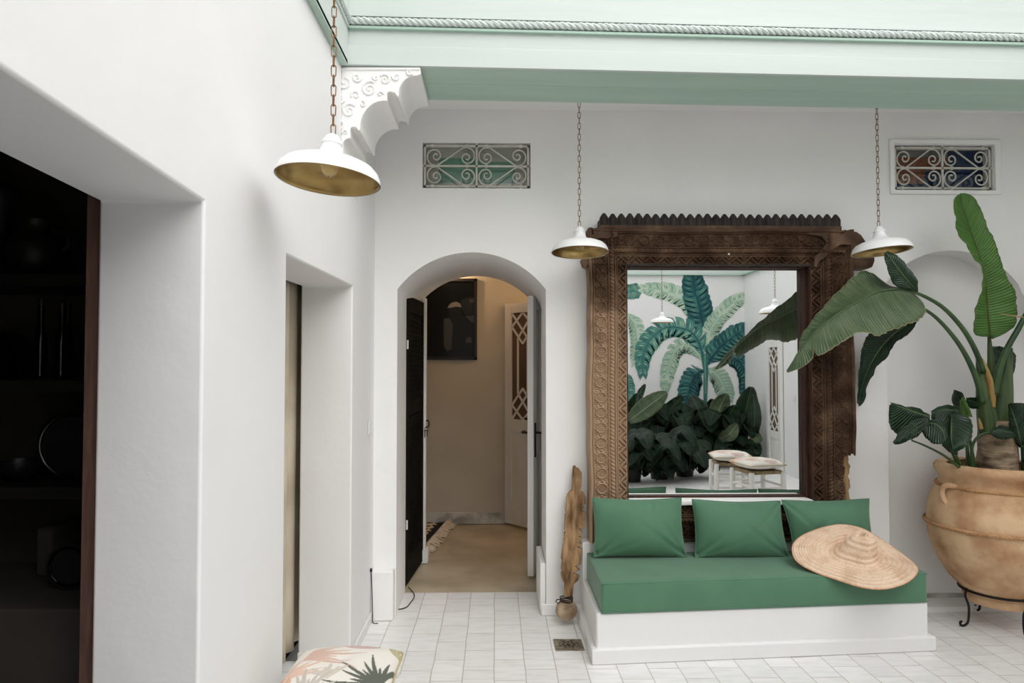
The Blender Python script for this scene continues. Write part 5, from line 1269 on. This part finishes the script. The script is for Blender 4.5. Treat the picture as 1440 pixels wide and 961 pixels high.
# ------------------------------------------------------------------ dark room: shelves and what stands on them
G = lambda x,y,Y=2.2: at(x,y,Y=Y)
XL, XR = -3.35, LX-T-0.06
def shelf(ypx_top, ypx_bot, label):
    zb_ = G(60,ypx_bot,2.05).z; m = MB(); m.box((XL,2.05,zb_),(XR,SW,zb_+0.035)); tag(m.build('wall_shelf', M['dark_wood'], bevel=0.003), label, 'shelf'); return zb_+0.035
s1 = shelf(385,402,'dark shelf in the shadowy room carrying the big jug')
s2 = shelf(540,552,'dark shelf in the shadowy room carrying three bottles')
s3 = shelf(693,703,'dark shelf in the shadowy room carrying the round tray')
def pot_lathe(prof, x, y, z, n=36): mm = MB(); mm.lathe(prof,(x,y,z),n); return mm
jx = G(50,350).x; jr = 0.075
jug = thing('clay_jug', (jx,2.2,s1), 'big round dark jug with handle on the upper shelf of the shadowy room', 'jug')
pot_lathe([(0,0),(0.05,0),(0.075,0.04),(0.085,0.08),(0.07,0.125),(0.045,0.145),(0.042,0.165),(0.052,0.18),(0.046,0.18),(0.036,0.16),(0.036,0.14),(0,0.13)],jx,2.2,s1).build('body', M['dark_wood'], parent=jug, smooth=60)
m = MB(); m.tube(catmull([(jx+0.045,2.2,s1+0.155),(jx+0.085,2.2,s1+0.145),(jx+0.10,2.2,s1+0.11),(jx+0.08,2.2,s1+0.085)],6),0.008,n=8); m.build('handle', M['dark_wood'], parent=jug, smooth=180)
px_ = G(147,322).x; m = MB(); m.lathe([(0,0.0),(0.075,0.004),(0.115,0.02),(0.118,0.024),(0.113,0.024),(0.072,0.009),(0,0.006)],(0,0,0),48)
m.v = [(px_+x, 2.28-z, s1+0.118+y) for x,y,z in m.v]; tag(m.build('plate', M['black'], smooth=60), 'large dark plate leaning upright at the end of the upper shelf in the shadowy room', 'plate')
vx = G(-4,330).x; tag(pot_lathe([(0,0),(0.035,0),(0.04,0.02),(0.028,0.06),(0.030,0.20),(0.06,0.26),(0.055,0.275),(0.05,0.27),(0.022,0.2),(0,0.19)],vx,2.2,s1).build('vase', M['black'], smooth=60), 'tall slim dark vase at the left end of the upper shelf in the shadowy room', 'vase')
for bx_, hh_, lab in ((63,0.238,'leftmost of the three dark bottles on the middle shelf of the shadowy room'),(80,0.236,'middle one of the three dark bottles on the middle shelf of the shadowy room'),(92,0.225,'rightmost of the three dark bottles on the middle shelf of the shadowy room')):
    x_ = G(bx_,500,2.17).x; yy_ = 2.15 if bx_ != 80 else 2.22
    b_t = thing('bottle', (x_,yy_,s2), lab, 'bottle', 'bottles on the dark shelf')
    pot_lathe([(0,0),(0.017,0),(0.018,0.01),(0.018,0.105),(0.016,0.13),(0.009,0.155),(0.008,hh_-0.02),(0,hh_-0.02)],x_,yy_,s2,20).build('body', M['dark_glass'], parent=b_t, smooth=50)
    pot_lathe([(0,0),(0.0095,0),(0.0095,0.02),(0,0.02)],x_,yy_,s2+hh_-0.02,14).build('cap', M['black'], parent=b_t, smooth=50)
m = MB(); m.lathe([(0,0),(0.05,0.002),(0.07,0.012),(0.072,0.012),(0.05,-0.002),(0,-0.003)],(0,0,0),36); hx_ = G(2,508).x
m.v = [(hx_+x,2.25-z,s2+0.072+y) for x,y,z in m.v]; tag(m.build('saucer', M['dark_glass'], smooth=60), 'small round dish leaning at the left of the middle shelf in the shadowy room', 'dish')
rc = G(100,645).x; rz_ = s3+0.10
tray = thing('round_tray', (rc,2.2,s3), 'round metal tray with glinting rim standing on the lower shelf of the shadowy room', 'tray')
m = MB(); m.tube([(rc+0.095*math.cos(a),2.2,rz_+0.095*math.sin(a)) for a in [2*math.pi*i/48 for i in range(48)]],0.007,n=8,closed=True); m.build('rim', noisy('dull_pewter',(0.10,0.10,0.09,1),(0.16,0.16,0.15,1),9,0.3,0,metal=1), parent=tray, smooth=180)
m = MB(); m.lathe([(0,0),(0.094,0)],(0,0,0),40); m.v = [(rc+x,2.205,rz_+y) for x,y,z in m.v]; m.build('tray_disc', M['black'], parent=tray, solid=0.003)
tag(pot_lathe([(0,0),(0.03,0),(0.055,0.03),(0.06,0.06),(0.055,0.06),(0.05,0.032),(0.025,0.008),(0,0.006)],G(36,650).x,2.17,s3).build('bowl', M['black'], smooth=60), 'small dark bowl on the lower shelf of the shadowy room', 'bowl')
# low masonry counter with a drum
zc1_ = G(60,880,1.95).z; m = MB(); m.box((XL,1.9,0),(XR,SW,zc1_+0.06)); tag(m.build('low_counter', M['dark_wall'], bevel=0.01), 'low dark counter at the foot of the shelves in the shadowy room', 'counter')
m = MB(); m.box((G(55,790,2.2).x,2.18,zc1_+0.06),(G(78,790,2.2).x,SW,G(60,742,2.2).z)); tag(m.build('upright_panel', M['dark_wall'], bevel=0.01), 'grey upright panel between the low counter and the shelves in the shadowy room', 'panel')
dx_ = G(112,790,2.1).x; dz_ = G(112,790,2.1).z
dt = thing('drum', (dx_,2.1,zc1_+0.06), 'round black drum standing on the low counter of the shadowy room', 'drum')
m = MB(); R_ = dz_-(zc1_+0.062); m.lathe([(0,0),(R_,0),(R_,0.10),(0,0.10)],(0,0,0),40); m.v = [(dx_+x,2.05+z,dz_+y) for x,y,z in m.v]; m.build('body', M['black'], parent=dt, smooth=40)
m = MB(); m.tube([(dx_+R_*0.8*math.cos(a),2.047,dz_+R_*0.8*math.sin(a)) for a in [2*math.pi*i/40 for i in range(40)]],0.004,n=6,closed=True); m.build('hoop', M['dark_glass'], parent=dt, smooth=180)

# ------------------------------------------------------------------ what the mirror shows: painted palm, door leaf, plants
WV = 2*MY-OY
c6 = lambda x,y,Yv=WV: mr(870+x/2.825, 370+y/2.825, Yv)
mural = MB(); PAL = {'dark':[(0.020,0.095,0.105,1),(0.045,0.16,0.15,1),(0.13,0.30,0.22,1),(0.015,0.05,0.075,1)],'pale':[(0.32,0.47,0.36,1),(0.50,0.62,0.50,1),(0.14,0.30,0.24,1),(0.62,0.64,0.45,1)],'mid':[(0.07,0.22,0.19,1),(0.15,0.34,0.26,1),(0.33,0.50,0.38,1),(0.03,0.10,0.12,1)]}
MM = []; MI = {}
for kk, L_ in PAL.items():
    for i, c in enumerate(L_): MI[(kk,i)] = len(MM); MM.append(flat('mural_%s_paint_%d' % (kk,i) if False else 'mural_'+kk+'_paint', c, 0.75))
layer = [0]
def mpoly(pts, key, lv):
    mural.cur = MI[key]; y = OY+0.0015+lv*0.00012
    P = []
    for x,yy_ in pts:
        q = c6(x,yy_); P.append((q.x,y,q.z))
    mural.add(P,[tuple(range(len(P)))])
def painted(spine, w_, kind, n_=13, rev=False, tipw=0.35):
    layer[0] += 6; lv = layer[0]
    P = resample(catmull([(x,y,0) for x,y in spine],8), n_*4+1); rs = random.Random(lv)
    def wd(t): return w_*min(1,(t*5+0.25))*(1-0.72*max(0,(t-0.55)/0.45)**2.2)
    for sg in (-1,1):
        for i in range(n_):
            i0 = i*4; t = i/n_; tm = (i+0.5)/n_
            a = P[i0]; b2 = P[i0+4]; tg = (b2-a).normalized(); nr = Vector((-tg.y,tg.x,0))*sg
            fwd = tg*w_*0.45; w1 = wd(t)*rs.uniform(0.88,1.08); w2 = wd(min(1,t+1/n_))
            o1 = a+nr*w1+fwd*0.8; o2 = b2+nr*w2*0.95+fwd*0.9
            mid_o = (o1+o2)/2+nr*w_*0.07
            ca = (a+o1)/2-tg*w_*0.12; cb_ = (b2+o2)/2-tg*w_*0.10
            base = rs.choice([0,0,1]) 
            mpoly([(q.x,q.y) for q in (a,ca,o1,mid_o,o2,cb_,b2)],(kind,base),lv)
            # brush strokes inside the lobe
            for f0,f1,ci in ((0.12,0.30,1 if base == 0 else 2),(0.40,0.56,2),(0.70,0.80,3),(0.90,1.0,3)):
                def q_(s_,f): 
                    r0_ = a.lerp(b2,f); r1_ = o1.lerp(o2,f); c_ = ca.lerp(cb_,f)
                    return (r0_*(1-s_)**2+c_*2*s_*(1-s_)+r1_*s_**2)
                s0,s1_ = 0.06+rs.random()*0.15, 0.80+rs.random()*0.14
                fm = (f0+f1)/2
                mpoly([(q.x,q.y) for q in (q_(s0,fm),q_((s0+s1_)/2,f0),q_(s1_,fm),q_((s0+s1_)/2,f1))],(kind,ci),lv+1)
    # midrib
    L_, R_2 = [], []
    for i in range(len(P)):
        tg = (P[min(i+1,len(P)-1)]-P[max(i-1,0)]).normalized(); nr = Vector((-tg.y,tg.x,0)); k_ = w_*0.06*(1.2-i/len(P))
        L_.append(P[i]+nr*k_); R_2.append(P[i]-nr*k_)
    mpoly([(q.x,q.y) for q in L_+R_2[::-1]],(kind,3 if kind != 'pale' else 1),lv+3)
for sp2,w_,kd in [([(38,200),(68,250),(76,330),(62,410)],30,'pale'),([(100,108),(66,112),(20,118)],30,'mid'),([(350,300),(320,222),(275,158),(210,120),(130,104),(88,100)],38,'pale'),
    ([(350,420),(390,445),(416,492),(436,548)],38,'pale'),([(345,300),(332,235),(318,170),(303,110),(286,30)],52,'dark'),([(352,335),(368,262),(408,205),(458,158),(512,130)],34,'pale'),
    ([(330,385),(300,345),(262,328),(222,352),(196,430),(182,512)],32,'pale'),([(335,370),(305,292),(245,258),(178,262),(122,312),(96,372),(96,448)],42,'mid'),
    ([(400,372),(455,378),(492,410),(508,460),(494,515)],34,'dark'),([(352,405),(388,352),(440,305),(495,270),(528,256)],44,'dark'),([(342,428),(312,440),(286,482),(268,570)],44,'dark'),([(20,430),(38,500),(40,560)],26,'mid'),
    ([(362,560),(340,610),(350,680)],34,'mid')]:
    painted(sp2,w_,kd)
layer[0] += 6
mpoly([(325,365),(352,360),(356,430),(350,560),(336,560),(336,430)],('dark',1),layer[0]); mpoly([(338,365),(345,365),(348,520),(342,520)],('dark',2),layer[0]+1)
for cx,cyy,r in ((212,640,58),(142,595,50),(330,640,50)):
    layer[0] += 5
    for k_ in range(15):
        a = math.radians(-200+k_*16); x1_,y1_ = cx+r*math.cos(a), cyy+r*math.sin(a); p2 = (math.sin(a),-math.cos(a))
        xm_,ym_ = (cx+x1_)/2,(cyy+y1_)/2; mpoly([(cx,cyy),(xm_+p2[0]*4.5,ym_+p2[1]*4.5),(x1_,y1_),(xm_-p2[0]*4.5,ym_-p2[1]*4.5)],('mid' if k_%2 else 'dark',1),layer[0])
mo = mural.build('wall_mural', MM, recalc=False); tag(mo, 'painted mural of a teal and mint banana palm, seen in the mirror', 'mural')
A = Vector((RX-0.028, mr(1084,500,3.87/0.385).y, 0)); B = Vector((RX-0.028, mr(1101,500,3.87/0.405).y, 0))
panelled_leaf('narrow_lattice_door', A, B, 1.80, 0.04, 'narrow white lattice door on the right wall, seen in the mirror', True, zm0=0.45, zm1=0.55)
# plants under the mural
def leafc(root, spine, wpx, Yv, mt, seed, fold=0.35):
    S3 = [c6(x,y,Yv+0.15*math.sin(seed+i)) for i,(x,y) in enumerate(spine)]; S3 = [Vector((min(v_.x,3.70),v_.y,v_.z)) for v_ in S3]
    q = resample(catmull(S3,8),25); w_ = wpx*0.00365; A_, B_ = [], []
    for i,p_ in enumerate(q):
        t = i/24; tg = (q[min(i+1,24)]-q[max(i-1,0)]).normalized(); sd_ = tg.cross(Vector((0,1,0))); sd_ = sd_.normalized() if sd_.length > 1e-4 else Vector((1,0,0))
        ww = w_*(math.sin(math.pi*min(1,(t*0.92+0.06)))**0.6); sd2 = sd_+Vector((0,fold*(1 if seed%2 else -0.6),0)); sd3 = -sd_+Vector((0,fold,0))
        A_.append(p_+sd2.normalized()*ww); B_.append(p_+sd3.normalized()*ww)
    o = blade(root,q,A_,B_,mt,n=22,k=4,bulge=0.012,ripple=0.006,seed=seed); return q[0]
beds = [(2.35,-2.15,[([(30,640),(60,580),(78,518)],36),([(40,628),(110,575),(192,515)],36),([(75,560),(85,520),(106,482)],14),([(60,760),(90,720),(150,760)],32),([(40,700),(60,660),(110,640)],30)],'leftmost leafy plant under the painted palm, seen in the mirror'),
 (2.62,-2.05,[([(148,638),(200,585),(254,528)],26),([(190,712),(250,690),(330,726)],26),([(272,722),(268,775),(256,828)],36),([(100,640),(130,620),(190,650)],26)],'second leafy plant from the left under the painted palm, with a drooping pale leaf'),
 (2.95,-2.15,[([(348,648),(318,585),(288,528)],38),([(300,690),(280,620),(262,560)],24),([(330,700),(370,690),(400,720)],26),([(385,660),(360,600),(372,540)],30)],'middle leafy plant under the painted palm, seen in the mirror'),
 (3.25,-2.1,[([(385,640),(402,575),(430,520)],36),([(380,690),(430,620),(462,565)],40),([(470,700),(498,610),(527,492)],44),([(400,700),(440,680),(470,640)],26)],'tall leafy plant right of the middle under the painted palm, seen in the mirror'),
 (3.42,-2.0,[([(535,700),(540,610),(534,520)],24),([(622,790),(596,722),(545,698)],32),([(560,715),(585,690),(608,652)],22),([(560,760),(530,730),(495,760)],24)],'rightmost leafy plant under the painted palm behind the stools')]
sdn = 40
beds = [b__+(1.0,0.62,24) for b__ in beds]+[(1.72,-0.55,[],'low bushy plant nearest the mirror on the left, in front of the painted palm',1.0,0.42,30),(2.12,-0.75,[],'low bushy plant in front of the painted palm, left of the white stools',1.0,0.40,30),(2.5,-0.95,[],'low bushy plant directly behind the white stools, seen in the mirror',0.9,0.34,26)]
for bx0,by0,lv,lab,sc_,hm_,nk_ in beds:
    pl_ = thing('banana_plant', (bx0,by0,0), lab, 'plant')
    pot_lathe([(0,0),(0.11,0),(0.14,0.22),(0.15,0.24),(0.135,0.24),(0.12,0.20),(0,0.2)],bx0,by0,0).build('pot', M['black'], parent=pl_, smooth=50)
    for sp3,w_ in lv:
        sdn += 1; q0 = leafc(pl_, sp3, w_*1.08, 2*MY-by0-random.uniform(0.05,0.45), M['leaf_dark'] if sdn%3 else M['leaf_pale'], sdn)
        m = MB(); m.tube(catmull([(bx0,by0,0.18),((bx0+q0.x)/2+0.02,(by0+q0.y)/2,q0.z*0.6+0.1),q0],8),0.012,n=6); m.build('stalk', M['stalk'], parent=pl_, smooth=180)
    for k_ in range(nk_):      # the darker foliage low down
        sdn += 1; a = random.uniform(0,6.28); ln = random.uniform(0.28,0.5)*sc_; h0 = random.uniform(0.03,hm_); r = random.uniform(0.05,0.26)
        p0 = Vector((min(bx0+r*math.cos(a),3.6),max(by0+0.15+r*math.sin(a),-2.45),h0)); az = random.uniform(-2.6,-0.4) if random.random() < 0.3 else random.uniform(0.3,2.8)
        dv = Vector((math.cos(az)*0.6,abs(math.sin(az))*0.45,0)); q = resample(catmull([p0,p0+dv*ln*0.4+Vector((0,0,ln*0.45)),p0+dv*ln*0.9+Vector((0,0,ln*0.5)),p0+dv*ln*1.3+Vector((0,0,ln*0.1))],8),20)
        q = [Vector((min(v_.x,3.70),max(v_.y,-2.52),v_.z)) for v_ in q]
        A_,B_ = [],[]
        for i,p_ in enumerate(q):
            tg = (q[min(i+1,19)]-q[max(i-1,0)]).normalized(); sd_ = tg.cross(Vector((0,0.35,1))).normalized(); ww = 0.13*math.sin(math.pi*(i/19*0.9+0.07))**0.7
            A_.append(p_+sd_*ww+Vector((0,0,0.02))); B_.append(p_-sd_*ww+Vector((0,0,0.02)))
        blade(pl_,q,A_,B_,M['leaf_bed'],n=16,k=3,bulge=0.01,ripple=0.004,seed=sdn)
        m = MB(); m.tube([(bx0,by0,0.18),((bx0+p0.x)/2,(by0+p0.y)/2,0.15+h0*0.4),p0],0.008,n=5); m.build('stalk', M['stalk'], parent=pl_, smooth=180)
